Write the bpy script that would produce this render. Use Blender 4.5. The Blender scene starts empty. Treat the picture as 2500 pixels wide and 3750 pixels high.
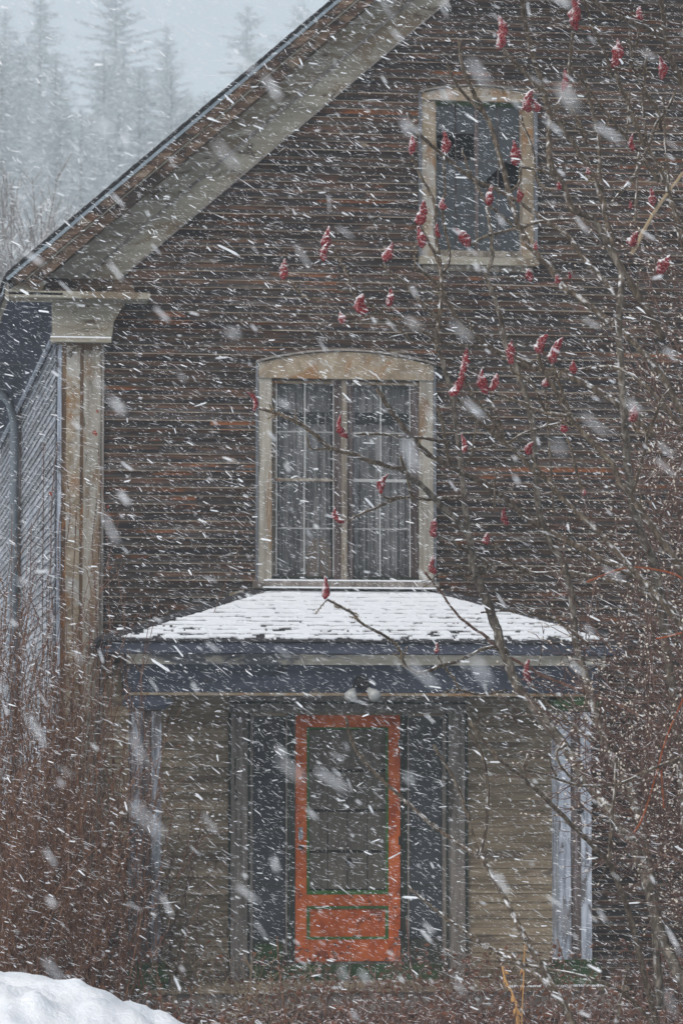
import bpy, math, random
from mathutils import Vector, Matrix, Euler, noise
random.seed(11)
R = math.radians
scn = bpy.context.scene
col = scn.collection

# ------------------------------------------------------------------ camera, world, sun, exposure
F = 13000.0                                    # focal length in photograph pixels
YAW, PITCH = R(8.1), R(4.29)
CAM = Vector((-1.806, -29.5, 2.07))
cam = bpy.data.cameras.new('camera'); camo = bpy.data.objects.new('camera', cam); col.objects.link(camo)
camo.location = CAM; camo.rotation_euler = (R(90) + PITCH, 0, -YAW)
cam.sensor_fit = 'HORIZONTAL'; cam.sensor_width = 24.0; cam.lens = 24.0 * F / 2500.0
cam.clip_start = 0.05; cam.clip_end = 3000
cam.dof.use_dof = True; cam.dof.focus_distance = 22.0; cam.dof.aperture_fstop = 6.3
scn.camera = camo

SUN_DIR = Vector((-0.55, -0.62, 0.75)).normalized()      # towards the sun
w = bpy.data.worlds.new('World'); scn.world = w; w.use_nodes = True
wn = w.node_tree; wn.nodes.clear()
wo = wn.nodes.new('ShaderNodeOutputWorld'); wb = wn.nodes.new('ShaderNodeBackground')
sky = wn.nodes.new('ShaderNodeTexSky'); sky.sky_type = 'NISHITA'; sky.sun_disc = False
sky.sun_elevation = math.asin(SUN_DIR.z); sky.sun_rotation = math.atan2(SUN_DIR.x, SUN_DIR.y)
sky.air_density = 1.0; sky.dust_density = 4.0; sky.ozone_density = 1.0
hs = wn.nodes.new('ShaderNodeHueSaturation'); hs.inputs['Saturation'].default_value = 0.5   # even overcast
wn.links.new(sky.outputs[0], hs.inputs['Color']); wn.links.new(hs.outputs[0], wb.inputs['Color'])
wb.inputs['Strength'].default_value = 0.15
wn.links.new(wb.outputs[0], wo.inputs['Surface'])
sun = bpy.data.lights.new('sun', 'SUN'); sun.energy = 0.5; sun.angle = R(25); sun.color = (1.0, 0.97, 0.93)
suno = bpy.data.objects.new('sun', sun); col.objects.link(suno)
suno.rotation_euler = SUN_DIR.to_track_quat('Z', 'Y').to_euler()
vs = scn.view_settings
vs.view_transform = 'Standard'; vs.look = 'None'; vs.gamma = 1.0; vs.use_curve_mapping = False
vs.exposure = 0.15
scn.cycles.volume_bounces = 4
scn.cycles.max_bounces = 6
scn.cycles.transparent_max_bounces = 12
scn.cycles.caustics_reflective = False; scn.cycles.caustics_refractive = False

ROT = Euler((R(90) + PITCH, 0, -YAW)).to_matrix()
def at(px, py, Y=0.0):
    """the point of the plane y = Y that stands behind pixel (px, py) of the photograph"""
    d = ROT @ Vector(((px - 1250) / F, (1875 - py) / F, -1.0))
    return CAM + d * ((Y - CAM.y) / d.y)
def wx(px, py=1875, Y=0.0): return at(px, py, Y).x
def wz(px, py, Y=0.0): return at(px, py, Y).z
def pxm(Y): return F / (Y - CAM.y)             # photograph pixels per metre at depth Y

# ------------------------------------------------------------------ materials
class NT:
    def __init__(s, name):
        s.m = bpy.data.materials.new(name); s.m.use_nodes = True
        s.t = s.m.node_tree; s.t.nodes.clear()
        s.out = s.n('ShaderNodeOutputMaterial')
    def n(s, t, **k):
        x = s.t.nodes.new(t)
        for a, b in k.items(): setattr(x, a, b)
        return x
    def l(s, a, b): s.t.links.new(a, b)
    def val(s, x, v):
        if hasattr(v, 'is_linked'): s.l(v, x)
        else: x.default_value = v
    def math(s, op, a, b=0.0, clamp=False):
        x = s.n('ShaderNodeMath', operation=op, use_clamp=clamp); s.val(x.inputs[0], a); s.val(x.inputs[1], b); return x.outputs[0]
    def coords(s, scale=(1, 1, 1), rnd=0.0):
        c = s.n('ShaderNodeTexCoord'); mp = s.n('ShaderNodeMapping'); mp.inputs['Scale'].default_value = scale
        s.l(c.outputs['Object'], mp.inputs['Vector'])
        if rnd:
            oi = s.n('ShaderNodeObjectInfo'); cx = s.n('ShaderNodeCombineXYZ')
            v = s.math('MULTIPLY', oi.outputs['Random'], rnd)
            for i in range(3): s.l(v, cx.inputs[i])
            s.l(cx.outputs[0], mp.inputs['Location'])
        return mp.outputs[0]
    def noise(s, vec, scale, detail=4.0, rough=0.6, dist=0.0):
        x = s.n('ShaderNodeTexNoise'); x.inputs['Scale'].default_value = scale; x.inputs['Detail'].default_value = detail
        x.inputs['Roughness'].default_value = rough; x.inputs['Distortion'].default_value = dist
        s.l(vec, x.inputs['Vector']); return x.outputs['Fac']
    def ramp(s, fac, stops, interp='LINEAR'):
        x = s.n('ShaderNodeValToRGB'); s.l(fac, x.inputs[0]); e = x.color_ramp.elements; x.color_ramp.interpolation = interp
        while len(e) < len(stops): e.new(0.5)
        for i, (p, c) in enumerate(stops):
            e[i].position = p
            e[i].color = (c[0], c[1], c[2], 1) if hasattr(c, '__len__') else (c, c, c, 1)
        return x.outputs[0]
    def mix(s, fac, a, b, mode='MIX'):
        x = s.n('ShaderNodeMix', data_type='RGBA', blend_type=mode)
        s.val(x.inputs[0], fac)
        for i, v in ((6, a), (7, b)):
            if hasattr(v, 'is_linked'): s.l(v, x.inputs[i])
            else: x.inputs[i].default_value = (v[0], v[1], v[2], 1)
        return x.outputs[2]
    def snow_mask(s, lo, hi, scale, amount=0.55, axis=(0, 0, 1)):
        g = s.n('ShaderNodeNewGeometry'); dt = s.n('ShaderNodeVectorMath', operation='DOT_PRODUCT')
        s.l(g.outputs['Normal'], dt.inputs[0]); dt.inputs[1].default_value = axis
        a = s.ramp(dt.outputs['Value'], [(lo, 0), (hi, 1)])
        c = s.n('ShaderNodeTexCoord')
        b = s.ramp(s.noise(c.outputs['Object'], scale, 3), [(amount - 0.06, 0), (amount + 0.06, 1)])
        return s.math('MULTIPLY', a, b)
    def bsdf(s, color, rough=0.85, spec=0.25, bump=None, bs=0.4, bd=0.004):
        p = s.n('ShaderNodeBsdfPrincipled')
        if hasattr(color, 'is_linked'): s.l(color, p.inputs['Base Color'])
        else: p.inputs['Base Color'].default_value = (*color, 1)
        s.val(p.inputs['Roughness'], rough); p.inputs['Specular IOR Level'].default_value = spec
        if bump is not None:
            b = s.n('ShaderNodeBump'); b.inputs['Strength'].default_value = bs; b.inputs['Distance'].default_value = bd
            s.l(bump, b.inputs['Height']); s.l(b.outputs[0], p.inputs['Normal'])
        s.l(p.outputs[0], s.out.inputs['Surface']); return p

SNOW = (0.84, 0.87, 0.9)
def wood(name, stops, axis='x', streak=26.0, peel=None, var=0.35, dust=None, rough=0.88):
    """weathered board: long streaks along one axis, per-board variation, flakes of a second coat"""
    k = NT(name)
    lo = 0.07
    sc = {'x': (lo, 1, 1), 'y': (1, lo, 1), 'z': (1, 1, lo), 'n': (1, 1, 1)}[axis]
    v = k.coords(sc, 37.0)
    n1 = k.noise(v, streak, 7, 0.66)
    c = k.ramp(n1, stops)
    v2 = k.coords({'x': (0.35, 1, 1), 'y': (1, 0.35, 1), 'z': (1, 1, 0.3), 'n': (1, 1, 1)}[axis], 11.0)
    if peel:
        for (pc, amt, psc) in peel:
            n2 = k.noise(v2, psc, 6, 0.68, 0.6)
            m = k.ramp(n2, [(amt - 0.03, 0), (amt + 0.03, 1)])
            c = k.mix(k.math('MULTIPLY', m, 0.88), c, pc)
    oi = k.n('ShaderNodeObjectInfo')
    f = k.math('ADD', k.math('MULTIPLY', oi.outputs['Random'], var), 1 - var / 2)
    n3 = k.noise(k.coords(), 1.1, 3)
    f = k.math('MULTIPLY', f, k.math('ADD', k.math('MULTIPLY', n3, 0.9), 0.55))
    cc = k.n('ShaderNodeCombineXYZ')
    for i in range(3): k.l(f, cc.inputs[i])
    c = k.mix(1.0, c, cc.outputs[0], 'MULTIPLY')
    if dust: c = k.mix(k.snow_mask(*dust), c, SNOW)
    k.bsdf(c, rough, 0.08, n1, 0.5, 0.006)
    return k.m

def plain(name, color, rough=0.7, spec=0.3, n=0.0, scale=20.0, dust=None, metal=0.0):
    k = NT(name); nn = k.noise(k.coords(), scale, 5)
    c = k.mix(nn, [v * (1 - n) for v in color], [min(1, v * (1 + n)) for v in color])
    if dust: c = k.mix(k.snow_mask(*dust), c, SNOW)
    p = k.bsdf(c, rough, spec, nn, 0.15, 0.003); p.inputs['Metallic'].default_value = metal
    return k.m

M = {}
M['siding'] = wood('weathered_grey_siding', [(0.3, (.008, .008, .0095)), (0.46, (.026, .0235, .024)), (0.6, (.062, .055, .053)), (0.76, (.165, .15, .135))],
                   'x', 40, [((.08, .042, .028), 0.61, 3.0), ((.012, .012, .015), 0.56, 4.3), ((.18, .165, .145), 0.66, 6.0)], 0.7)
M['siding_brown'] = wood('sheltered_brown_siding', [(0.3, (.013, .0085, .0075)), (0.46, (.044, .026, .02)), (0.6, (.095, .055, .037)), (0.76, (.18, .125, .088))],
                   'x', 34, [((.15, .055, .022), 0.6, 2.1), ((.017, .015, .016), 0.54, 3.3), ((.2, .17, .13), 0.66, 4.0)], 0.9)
M['edge'] = wood('pale_board_edge', [(0.3, (.06, .045, .034)), (0.46, (.14, .108, .082)), (0.6, (.235, .195, .15)), (0.76, (.36, .32, .265))],
                 'x', 28, [((.18, .085, .045), 0.61, 2.1), ((.04, .033, .03), 0.62, 2.4)], 0.7)  # lighter tone along the bottom strip of each board
M['edge_porch'] = wood('pale_tan_edge', [(0.3, (.12, .1, .075)), (0.5, (.26, .215, .16)), (0.7, (.38, .33, .26))], 'x', 30, [((.1, .08, .065), 0.58, 3.0)], 0.3)
M['siding_porch'] = wood('faded_tan_siding', [(0.3, (.095, .076, .055)), (0.5, (.205, .168, .118)), (0.7, (.3, .25, .185))],
                         'x', 22, [((.1, .08, .065), 0.6, 2.0)], 0.35)
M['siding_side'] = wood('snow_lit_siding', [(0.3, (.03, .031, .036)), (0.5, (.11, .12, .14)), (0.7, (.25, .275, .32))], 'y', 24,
                        [((.07, .06, .06), 0.6, 2.4)], 1.0, dust=(0.05, 0.3, 30, 0.52))  # bluish light off the snow is put into this wall's colour
M['sheathing'] = plain('dark_sheathing', (.02, .017, .016), 0.95)
M['cream'] = wood('peeling_cream_paint', [(0.3, (.15, .138, .108)), (0.55, (.25, .236, .192)), (0.75, (.33, .32, .275))], 'x', 14,
                  [((.15, .115, .078), 0.55, 3.4), ((.065, .05, .04), 0.62, 7.0)], 0.25)
M['cream_v'] = wood('peeling_cream_upright', [(0.3, (.14, .127, .105)), (0.5, (.26, .245, .21)), (0.75, (.37, .36, .325))], 'z', 24,
                    [((.17, .11, .065), 0.56, 3.2), ((.06, .05, .042), 0.61, 6.0)], 0.25)
M['ochre'] = wood('ochre_window_trim', [(0.3, (.13, .098, .066)), (0.55, (.24, .2, .145)), (0.75, (.33, .295, .235))], 'n', 9,
                  [((.2, .11, .05), 0.57, 4.0), ((.3, .295, .275), 0.56, 3.0), ((.07, .055, .045), 0.64, 8.0)], 0.2)
M['brown'] = wood('bare_brown_wood', [(0.3, (.028, .02, .017)), (0.5, (.085, .054, .038)), (0.7, (.2, .15, .11))], 'x', 26,
                  [((.12, .055, .03), 0.62, 4.0), ((.2, .17, .13), 0.62, 5.0), ((.02, .016, .016), 0.55, 6.0)], 0.3)
M['brown_v'] = wood('bare_brown_upright', [(0.3, (.03, .022, .018)), (0.5, (.1, .065, .042)), (0.7, (.2, .14, .09))], 'z', 22,
                    [((.24, .105, .03), 0.62, 3.0)], 0.3)
M['blue'] = wood('faded_blue_paint', [(0.3, (.032, .037, .052)), (0.6, (.056, .065, .09)), (0.8, (.09, .1, .125))], 'x', 16,
                 [((.15, .14, .125), 0.67, 3.5), ((.025, .026, .032), 0.64, 5.0)], 0.15)
M['blue_strip'] = wood('flaking_cream_strip', [(0.3, (.33, .31, .26)), (0.7, (.5, .48, .41))], 'x', 18,
                       [((.075, .085, .11), 0.55, 1.9), ((.05, .045, .045), 0.66, 8.0)], 0.1)
M['post_pale'] = wood('flaking_pale_blue_paint', [(0.3, (.11, .125, .155)), (0.5, (.26, .295, .35)), (0.7, (.44, .48, .54))], 'z', 34,
                      [((.07, .06, .058), 0.57, 6.0), ((.2, .21, .23), 0.6, 3.0)], 0.15)
M['post_bare'] = wood('nearly_bare_post_paint', [(0.3, (.06, .06, .066)), (0.5, (.15, .165, .19)), (0.7, (.4, .44, .5))], 'z', 30, [((.06, .05, .048), 0.5, 5.0)], 0.15)
M['post_dark'] = wood('dark_stained_wood', [(0.3, (.03, .024, .024)), (0.5, (.075, .058, .055)), (0.75, (.2, .19, .2))], 'z', 26, None, 0.2)
M['green'] = wood('old_green_paint', [(0.3, (.012, .02, .013)), (0.5, (.026, .052, .022)), (0.7, (.06, .1, .045))], 'x', 14, [((.03, .025, .02), 0.6, 8.0)], 0.1)
M['bead_green'] = wood('green_bead_paint', [(0.3, (.025, .07, .02)), (0.6, (.055, .14, .04)), (0.8, (.12, .2, .08))], 'n', 16, [((.08, .07, .05), 0.64, 9.0)], 0.2)
M['casing'] = wood('grey_door_casing', [(0.3, (.1, .09, .082)), (0.5, (.19, .175, .16)), (0.7, (.29, .27, .25))], 'z', 24, [((.08, .068, .06), 0.62, 4.0)], 0.2)
M['casing_dark'] = wood('dark_reveal_wood', [(0.3, (.018, .022, .018)), (0.6, (.045, .05, .042))], 'z', 16, None, 0.1)
M['sash'] = wood('grey_sash_wood', [(0.3, (.055, .045, .04)), (0.5, (.16, .14, .115)), (0.7, (.34, .32, .28))], 'z', 20, [((.14, .075, .04), 0.6, 4.0)], 0.3)
M['band'] = wood('grey_blue_band', [(0.3, (.07, .075, .085)), (0.6, (.15, .16, .175)), (0.8, (.26, .27, .28))], 'z', 20, None, 0.2)
M['muntin'] = plain('white_muntin', (.3, .31, .31), 0.7, n=0.25)
M['orange'] = wood('orange_door_paint', [(0.3, (.24, .045, .014)), (0.5, (.4, .088, .022)), (0.7, (.5, .14, .045))], 'n', 9,
                   [((.16, .04, .018), 0.6, 6.0), ((.46, .36, .29), 0.67, 13.0)], 0.25, rough=0.75)
M['inner_door'] = wood('grey_inner_door', [(0.3, (.3, .27, .23)), (0.6, (.46, .42, .36))], 'z', 12, None, 0.2)
M['black'] = plain('black_iron', (.012, .012, .013), 0.5)
M['dark'] = plain('dark_interior', (.012, .013, .016), 1.0, 0.0)
M['metal'] = plain('dull_blue_metal', (.17, .215, .25), 0.5, 0.5, 0.3, 9.0)
M['dull_metal'] = plain('tarnished_metal', (.13, .155, .18), 0.6, 0.3, 0.3, 9.0)
M['asphalt'] = plain('dark_shingle', (.045, .044, .048), 0.95, 0.1, 0.5, 60.0)
M['lamp_white'] = plain('white_lamp_glass', (.33, .345, .34), 0.3, 0.5, 0.05)
M['curtain'] = wood('thin_grey_curtain', [(0.32, (.16, .165, .17)), (0.5, (.6, .61, .62)), (0.65, (.88, .89, .9))], 'z', 22, None, 0.1)  # upright streaks put the light and shade of the pleats into the colour
M['cloth'] = plain('pale_tan_cloth', (.5, .4, .33), 0.9, 0.1, 0.2)
k = NT('flaky_red_seed_head')
n1 = k.noise(k.coords((1, 1, 1), 9), 70, 4); c = k.ramp(n1, [(0.3, (.045, .004, .007)), (0.5, (.15, .01, .014)), (0.7, (.26, .028, .03))])
g = k.math('MAXIMUM', k.snow_mask(0.35, 0.75, 24, 0.44), k.math('MULTIPLY', k.snow_mask(0.6, 0.95, 22, 0.5, (-0.8, -0.2, 0.55)), 0.7))
c = k.mix(k.math('MULTIPLY', k.ramp(k.noise(k.coords((1, 1, 1), 3), 110, 3), [(0.5, 0), (0.62, 1)]), .4), c, (.5, .36, .37))
k.bsdf(k.mix(g, c, SNOW), 0.95, 0.05, n1, 0.8, 0.012); M['cone'] = k.m
def bark(name, a, b, c, dustamt=0.5, sc=40):
    k = NT(name); n1 = k.noise(k.coords((1, 1, 0.5), 5), sc, 6, 0.65)
    cc = k.ramp(n1, [(0.32, a), (0.5, b), (0.68, c)])
    g = k.math('MAXIMUM', k.snow_mask(0.45, 0.8, 22, dustamt), k.math('MULTIPLY', k.snow_mask(0.6, 0.95, 18, dustamt + 0.03, (-0.8, -0.35, 0.45)), 0.75))
    k.bsdf(k.mix(g, cc, SNOW), 0.9, 0.15, n1, 0.6, 0.006); return k.m
M['bark'] = bark('mottled_sumac_bark', (.022, .016, .012), (.066, .05, .037), (.17, .14, .105), 0.56)
M['bark_old'] = bark('grey_lichen_bark', (.024, .019, .016), (.085, .071, .057), (.23, .205, .17), 0.58, 30)
M['twig'] = bark('red_brown_twig', (.035, .018, .015), (.1, .058, .046), (.2, .13, .105), 0.6)
M['twig_orange'] = bark('orange_bramble', (.14, .035, .015), (.25, .07, .03), (.3, .12, .06), 0.62)
M['cane'] = bark('brown_cane', (.04, .018, .012), (.115, .056, .034), (.23, .135, .085), 0.64)
M['bud'] = plain('pale_bud', (.62, .56, .48), 0.8, 0.2, 0.3, 90)
M['nub'] = plain('tan_bark_nub', (.3, .235, .15), 0.8, 0.2, 0.3, 90)
M['dryleaf'] = plain('dry_leaf', (.13, .06, .038), 0.9, 0.1, 0.5, 8, dust=(0.6, 0.95, 30, 0.52))
M['vineleaf'] = plain('red_vine_leaf', (.2, .045, .03), 0.9, 0.1, 0.4, 8)
M['straw'] = plain('straw_weed', (.42, .24, .1), 0.9, 0.1, 0.4, 30)
M['needle'] = plain('hazed_snowy_needle', (.36, .395, .405), 0.95, 0.1, 0.2, 1.2, dust=(-0.4, 0.8, 0.7, 0.44))  # base colour lightened to carry distance haze; dust adds lying snow
M['conebark'] = plain('conifer_trunk_bark', (.08, .07, .06), 0.95, 0.1)
M['sapling'] = plain('frosted_sapling', (.2, .19, .185), 0.95, 0.1, 0.3, dust=(0.1, 0.6, 3, 0.45))
k = NT('packed_snow')
n1 = k.noise(k.coords(), 3.0, 6, 0.6); n2 = k.noise(k.coords(), 26.0, 4, 0.6)
c = k.ramp(n1, [(0.3, (.76, .8, .85)), (0.7, (.87, .89, .91))])
c = k.mix(k.ramp(k.noise(k.coords(), 1.7, 5), [(0.66, 0), (0.8, 0.35)]), c, (.42, .4, .38))
p = k.bsdf(c, 0.75, 0.2, n2, 0.5, 0.03); p.inputs['Subsurface Weight'].default_value = 0.0; M['snow'] = k.m
M['hill'] = plain('forest_floor', (.26, .285, .295), 0.95, 0.05, 0.4, 0.08, dust=(0.3, 0.9, 0.05, 0.54))
k = NT('fresh_snow'); k.bsdf((.74, .77, .81), 0.9, 0.1, k.noise(k.coords(), 60, 3), 0.25, 0.006); M['fresh'] = k.m
k = NT('snowflake'); d = k.n('ShaderNodeBsdfDiffuse'); d.inputs[0].default_value = (.9, .92, .94, 1)
t = k.n('ShaderNodeBsdfTranslucent'); t.inputs[0].default_value = (.9, .92, .94, 1)
mx = k.n('ShaderNodeMixShader'); mx.inputs[0].default_value = 0.4
k.l(d.outputs[0], mx.inputs[1]); k.l(t.outputs[0], mx.inputs[2]); k.l(mx.outputs[0], k.out.inputs['Surface']); M['flake'] = k.m
def glass(name, tint, fac, rough=0.12):
    k = NT(name); tr = k.n('ShaderNodeBsdfTransparent'); tr.inputs[0].default_value = (*[0.85] * 3, 1)
    gl = k.n('ShaderNodeBsdfPrincipled'); gl.inputs['Base Color'].default_value = (*tint, 1); gl.inputs['Roughness'].default_value = rough
    gl.inputs['Specular IOR Level'].default_value = 0.6
    n = k.noise(k.coords((1, 1, 0.4), 13), 6, 4)
    f = k.math('ADD', k.math('MULTIPLY', n, 0.35), fac - 0.17, True)
    mx = k.n('ShaderNodeMixShader'); k.l(f, mx.inputs[0]); k.l(tr.outputs[0], mx.inputs[1]); k.l(gl.outputs[0], mx.inputs[2])
    k.l(mx.outputs[0], k.out.inputs['Surface']); return k.m
M['pane_dull'] = glass('dusty_blue_glass', (.02, .028, .036), 0.88, 0.22)
M['pane_clear'] = glass('old_clear_glass', (.05, .054, .06), 0.24, 0.12)
M['pane_dark'] = glass('dark_sidelight_glass', (.028, .035, .046), 0.75, 0.15)
M['screen'] = glass('rusty_door_screen', (.05, .047, .042), 0.2, 0.9)

# ------------------------------------------------------------------ mesh helpers
class MB:
    def __init__(s): s.v = []; s.f = []; s.mi = []; s.cur = 0
    def add(s, vs, fs):
        b = len(s.v); s.v.extend([tuple(x) for x in vs])
        s.f.extend([tuple(i + b for i in f) for f in fs]); s.mi.extend([s.cur] * len(fs))
    def box(s, x0, x1, y0, y1, z0, z1):
        s.add([(x0, y0, z0), (x1, y0, z0), (x1, y1, z0), (x0, y1, z0), (x0, y0, z1), (x1, y0, z1), (x1, y1, z1), (x0, y1, z1)],
              [(0, 3, 2, 1), (4, 5, 6, 7), (0, 1, 5, 4), (1, 2, 6, 5), (2, 3, 7, 6), (3, 0, 4, 7)])
    def prism(s, poly, y0, y1):
        """polygon in (x, z), extruded from y0 (front) to y1"""
        n = len(poly)
        s.add([(x, y0, z) for x, z in poly] + [(x, y1, z) for x, z in poly],
              [tuple(range(n)), tuple(reversed(range(n, 2 * n)))] + [(i, n + i, n + (i + 1) % n, (i + 1) % n) for i in range(n)])
    def tube(s, pts, rad, sides=5, cap=True):
        n = len(pts)
        if n < 2: return
        vs = []; up = Vector((0.31, 0.9, 0.2)).normalized()
        for i in range(n):
            d = (pts[min(i + 1, n - 1)] - pts[max(i - 1, 0)])
            if d.length < 1e-6: d = Vector((0, 0, 1))
            d.normalize(); a = d.cross(up)
            if a.length < 1e-3: a = d.cross(Vector((1, 0, 0)))
            a.normalize(); b = d.cross(a)
            for j in range(sides):
                t = 2 * math.pi * j / sides
                vs.append(pts[i] + (a * math.cos(t) + b * math.sin(t)) * rad[i])
        fs = [(i * sides + j, i * sides + (j + 1) % sides, (i + 1) * sides + (j + 1) % sides, (i + 1) * sides + j) for i in range(n - 1) for j in range(sides)]
        if cap: fs += [tuple(reversed(range(sides))), tuple(range((n - 1) * sides, n * sides))]
        s.add(vs, fs)
    def bud(s, p, d, L, r):
        d = d.normalized(); a = d.cross(Vector((0.2, 0.9, 0.35)))
        if a.length < 1e-3: a = d.cross(Vector((1, 0, 0)))
        a.normalize(); b = d.cross(a); m = p + d * L * 0.4
        s.add([p, m + a * r, m + b * r, m - a * r, m - b * r, p + d * L],
              [(0, 2, 1), (0, 3, 2), (0, 4, 3), (0, 1, 4), (5, 1, 2), (5, 2, 3), (5, 3, 4), (5, 4, 1)])
    def leaf(s, p, d, n, L, W):
        d = d.normalized(); a = d.cross(n)
        if a.length < 1e-3: a = Vector((1, 0, 0))
        a.normalize(); u = d.cross(a)
        s.add([p, p + d * L * 0.45 + a * W / 2 + u * W * 0.25, p + d * L, p + d * L * 0.5 - a * W / 2 + u * W * 0.25], [(0, 1, 2), (0, 2, 3)])
    def build(s, name, mats, parent=None, smooth=False, local=False):
        me = bpy.data.meshes.new(name); me.from_pydata(s.v, [], s.f)
        if not isinstance(mats, (list, tuple)): mats = [mats]
        for m in mats: me.materials.append(m)
        if len(mats) > 1: me.polygons.foreach_set('material_index', s.mi)
        if smooth: me.polygons.foreach_set('use_smooth', [True] * len(s.f))
        me.update()
        o = bpy.data.objects.new(name, me); col.objects.link(o)
        if parent is not None:
            o.parent = parent
            if parent.type == 'EMPTY' and not local: o.matrix_parent_inverse = Matrix.Translation(-parent.location)
        return o
def tag(o, label, cat=None, group=None, kind=None):
    o['label'] = label
    if cat: o['category'] = cat
    if group: o['group'] = group
    if kind: o['kind'] = kind
    return o
def thing(name, label, cat, loc=(0, 0, 0), group=None):
    o = bpy.data.objects.new(name, None); col.objects.link(o); o.location = loc; o.empty_display_size = 0.2
    return tag(o, label, cat, group)
def box(name, m, parent, x0, x1, y0, y1, z0, z1):
    b = MB(); b.box(min(x0, x1), max(x0, x1), min(y0, y1), max(y0, y1), min(z0, z1), max(z0, z1)); return b.build(name, m, parent)
def prism(name, m, parent, poly, y0, y1):
    b = MB(); b.prism(poly, y0, y1); return b.build(name, m, parent)
def rnd(a, b): return random.uniform(a, b)
def spline(pts, k=4):
    """Catmull-Rom through 3-D points"""
    if len(pts) < 3: return [pts[0].lerp(pts[-1], i / k) for i in range(k + 1)]
    P = [pts[0] * 2 - pts[1]] + pts + [pts[-1] * 2 - pts[-2]]; out = []
    for i in range(1, len(P) - 2):
        for j in range(k):
            t = j / k; a, b, c, d = P[i - 1], P[i], P[i + 1], P[i + 2]
            out.append(0.5 * ((2 * b) + (c - a) * t + (2 * a - 5 * b + 4 * c - d) * t * t + (3 * b - a - 3 * c + d) * t ** 3))
    out.append(pts[-1].copy()); return out

# ------------------------------------------------------------------ ground, hill, snow bank
b = MB()
xs = [-1500, -400, -250, -150, -80] + [-60 + 5 * i for i in range(25)] + [80, 150, 250, 400, 1500]
ys = [-600, -200, -80, -60] + [-50 + 5 * i for i in range(12)] + [20, 40, 60, 90, 120, 150, 180, 210, 240, 270, 300, 340, 380, 420, 460, 500, 540, 580, 620, 700, 1500]
def terrain(x, y):
    z = 0.05 * noise.noise(Vector((x * 0.3, y * 0.3, 0)))
    if y < -12: z += min(1.0, (-12 - y) / 14) * 0.35
    if y > 60:
        t = min(1.0, (y - 60) / 500); z += 98 * t * t * (3 - 2 * t) * (1 + 0.15 * noise.noise(Vector((x * 0.01, 3, 1)))) - 12 * t * max(0, min(1, x / 140))
    return z - 0.02
nx = len(xs)
def sheet(name, yy, m, label):
    b = MB(); b.add([(x, y, terrain(x, y)) for y in yy for x in xs], [(j * nx + i, j * nx + i + 1, (j + 1) * nx + i + 1, (j + 1) * nx + i) for j in range(len(yy) - 1) for i in range(nx - 1)])
    tag(b.build(name, m, smooth=True), label, kind='structure')
sheet('ground', [y for y in ys if y <= 90], M['snow'], 'snow covered ground around the old house')
sheet('hill', [y for y in ys if y >= 90], M['hill'], 'wooded hillside behind the house fading into snowfall')

BY = -9.0                                       # the ploughed bank between road and house
crest = [(-400, 3490), (-150, 3545), (0, 3578), (120, 3590), (230, 3612), (290, 3618), (330, 3640), (420, 3675), (520, 3708), (620, 3745), (760, 3800), (900, 3850)]
cp = [at(x, y, BY) for x, y in crest]
def crest_z(x):
    if x <= cp[0].x: return cp[0].z + 0.05 * (cp[0].x - x)
    for p, q in zip(cp, cp[1:]):
        if p.x <= x <= q.x: return p.z + (q.z - p.z) * (x - p.x) / (q.x - p.x)
    return max(0.0, cp[-1].z - 0.35 * (x - cp[-1].x))
b = MB(); NXB, NYB = 150, 70
for j in range(NYB + 1):
    for i in range(NXB + 1):
        x = -4.2 + 5.2 * i / NXB; y = BY - 4.0 + 7.0 * j / NYB
        d = y - BY
        prof = math.exp(-(d / 1.7) ** 2) if d > 0 else math.exp(-(d / 3.0) ** 2)
        lump = noise.fractal(Vector((x * 1.7, y * 1.7, 2)), 0.8, 2.1, 5) * 0.12 + abs(noise.noise(Vector((x * 5, y * 5, 5)))) * 0.06
        z = crest_z(x) * prof + lump * (0.35 + 0.65 * (1 - math.exp(-(d / 0.35) ** 2))) * min(1, prof * 1.6)
        b.v.append((x, y, z + 0.01))
for j in range(NYB):
    for i in range(NXB):
        q = j * (NXB + 1) + i; b.f.append((q, q + 1, q + NXB + 2, q + NXB + 1)); b.mi.append(0)
tag(b.build('snow_bank', M['snow'], smooth=True), 'lumpy white ploughed snow bank in the lower corner', 'snow bank')

# ------------------------------------------------------------------ the house
HW, HD = 8.9, 10.0                             # width of the gable wall, depth of the house
house = thing('abandoned_house', 'weathered brown clapboard house with steep gable and peeling paint', 'house', (HW / 2, HD / 2, 0))
OVY = -0.35
ra, rb = at(20, 1020, OVY), at(1232, 0, OVY)
SL = (rb.z - ra.z) / (rb.x - ra.x); ANG = math.atan(SL); CA, SA = math.cos(ANG), math.sin(ANG)
def roofz(x): return ra.z + SL * (min(x, HW - x) - ra.x)
RX = HW / 2
RIDGE = roofz(RX)
EX = ra.x                                       # eave edge
Z_SOF = wz(205, 1098)                           # soffit height
Z_FL = wz(1271, 3622, -1.3)                     # porch floor
# openings in the gable wall (x0, x1, z0, z1)
LW = (wx(992, 1750), wx(1532, 1750), wz(1262, 2128), wz(1262, 1388))
UW = (wx(1588, 650), wx(1908, 650), wz(1745, 925), wz(1745, 372))
DR = (wx(920, 3000), wx(1622, 3000), Z_FL + 0.01, wz(1271, 2618))
OPEN = [LW, UW, DR]
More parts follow.
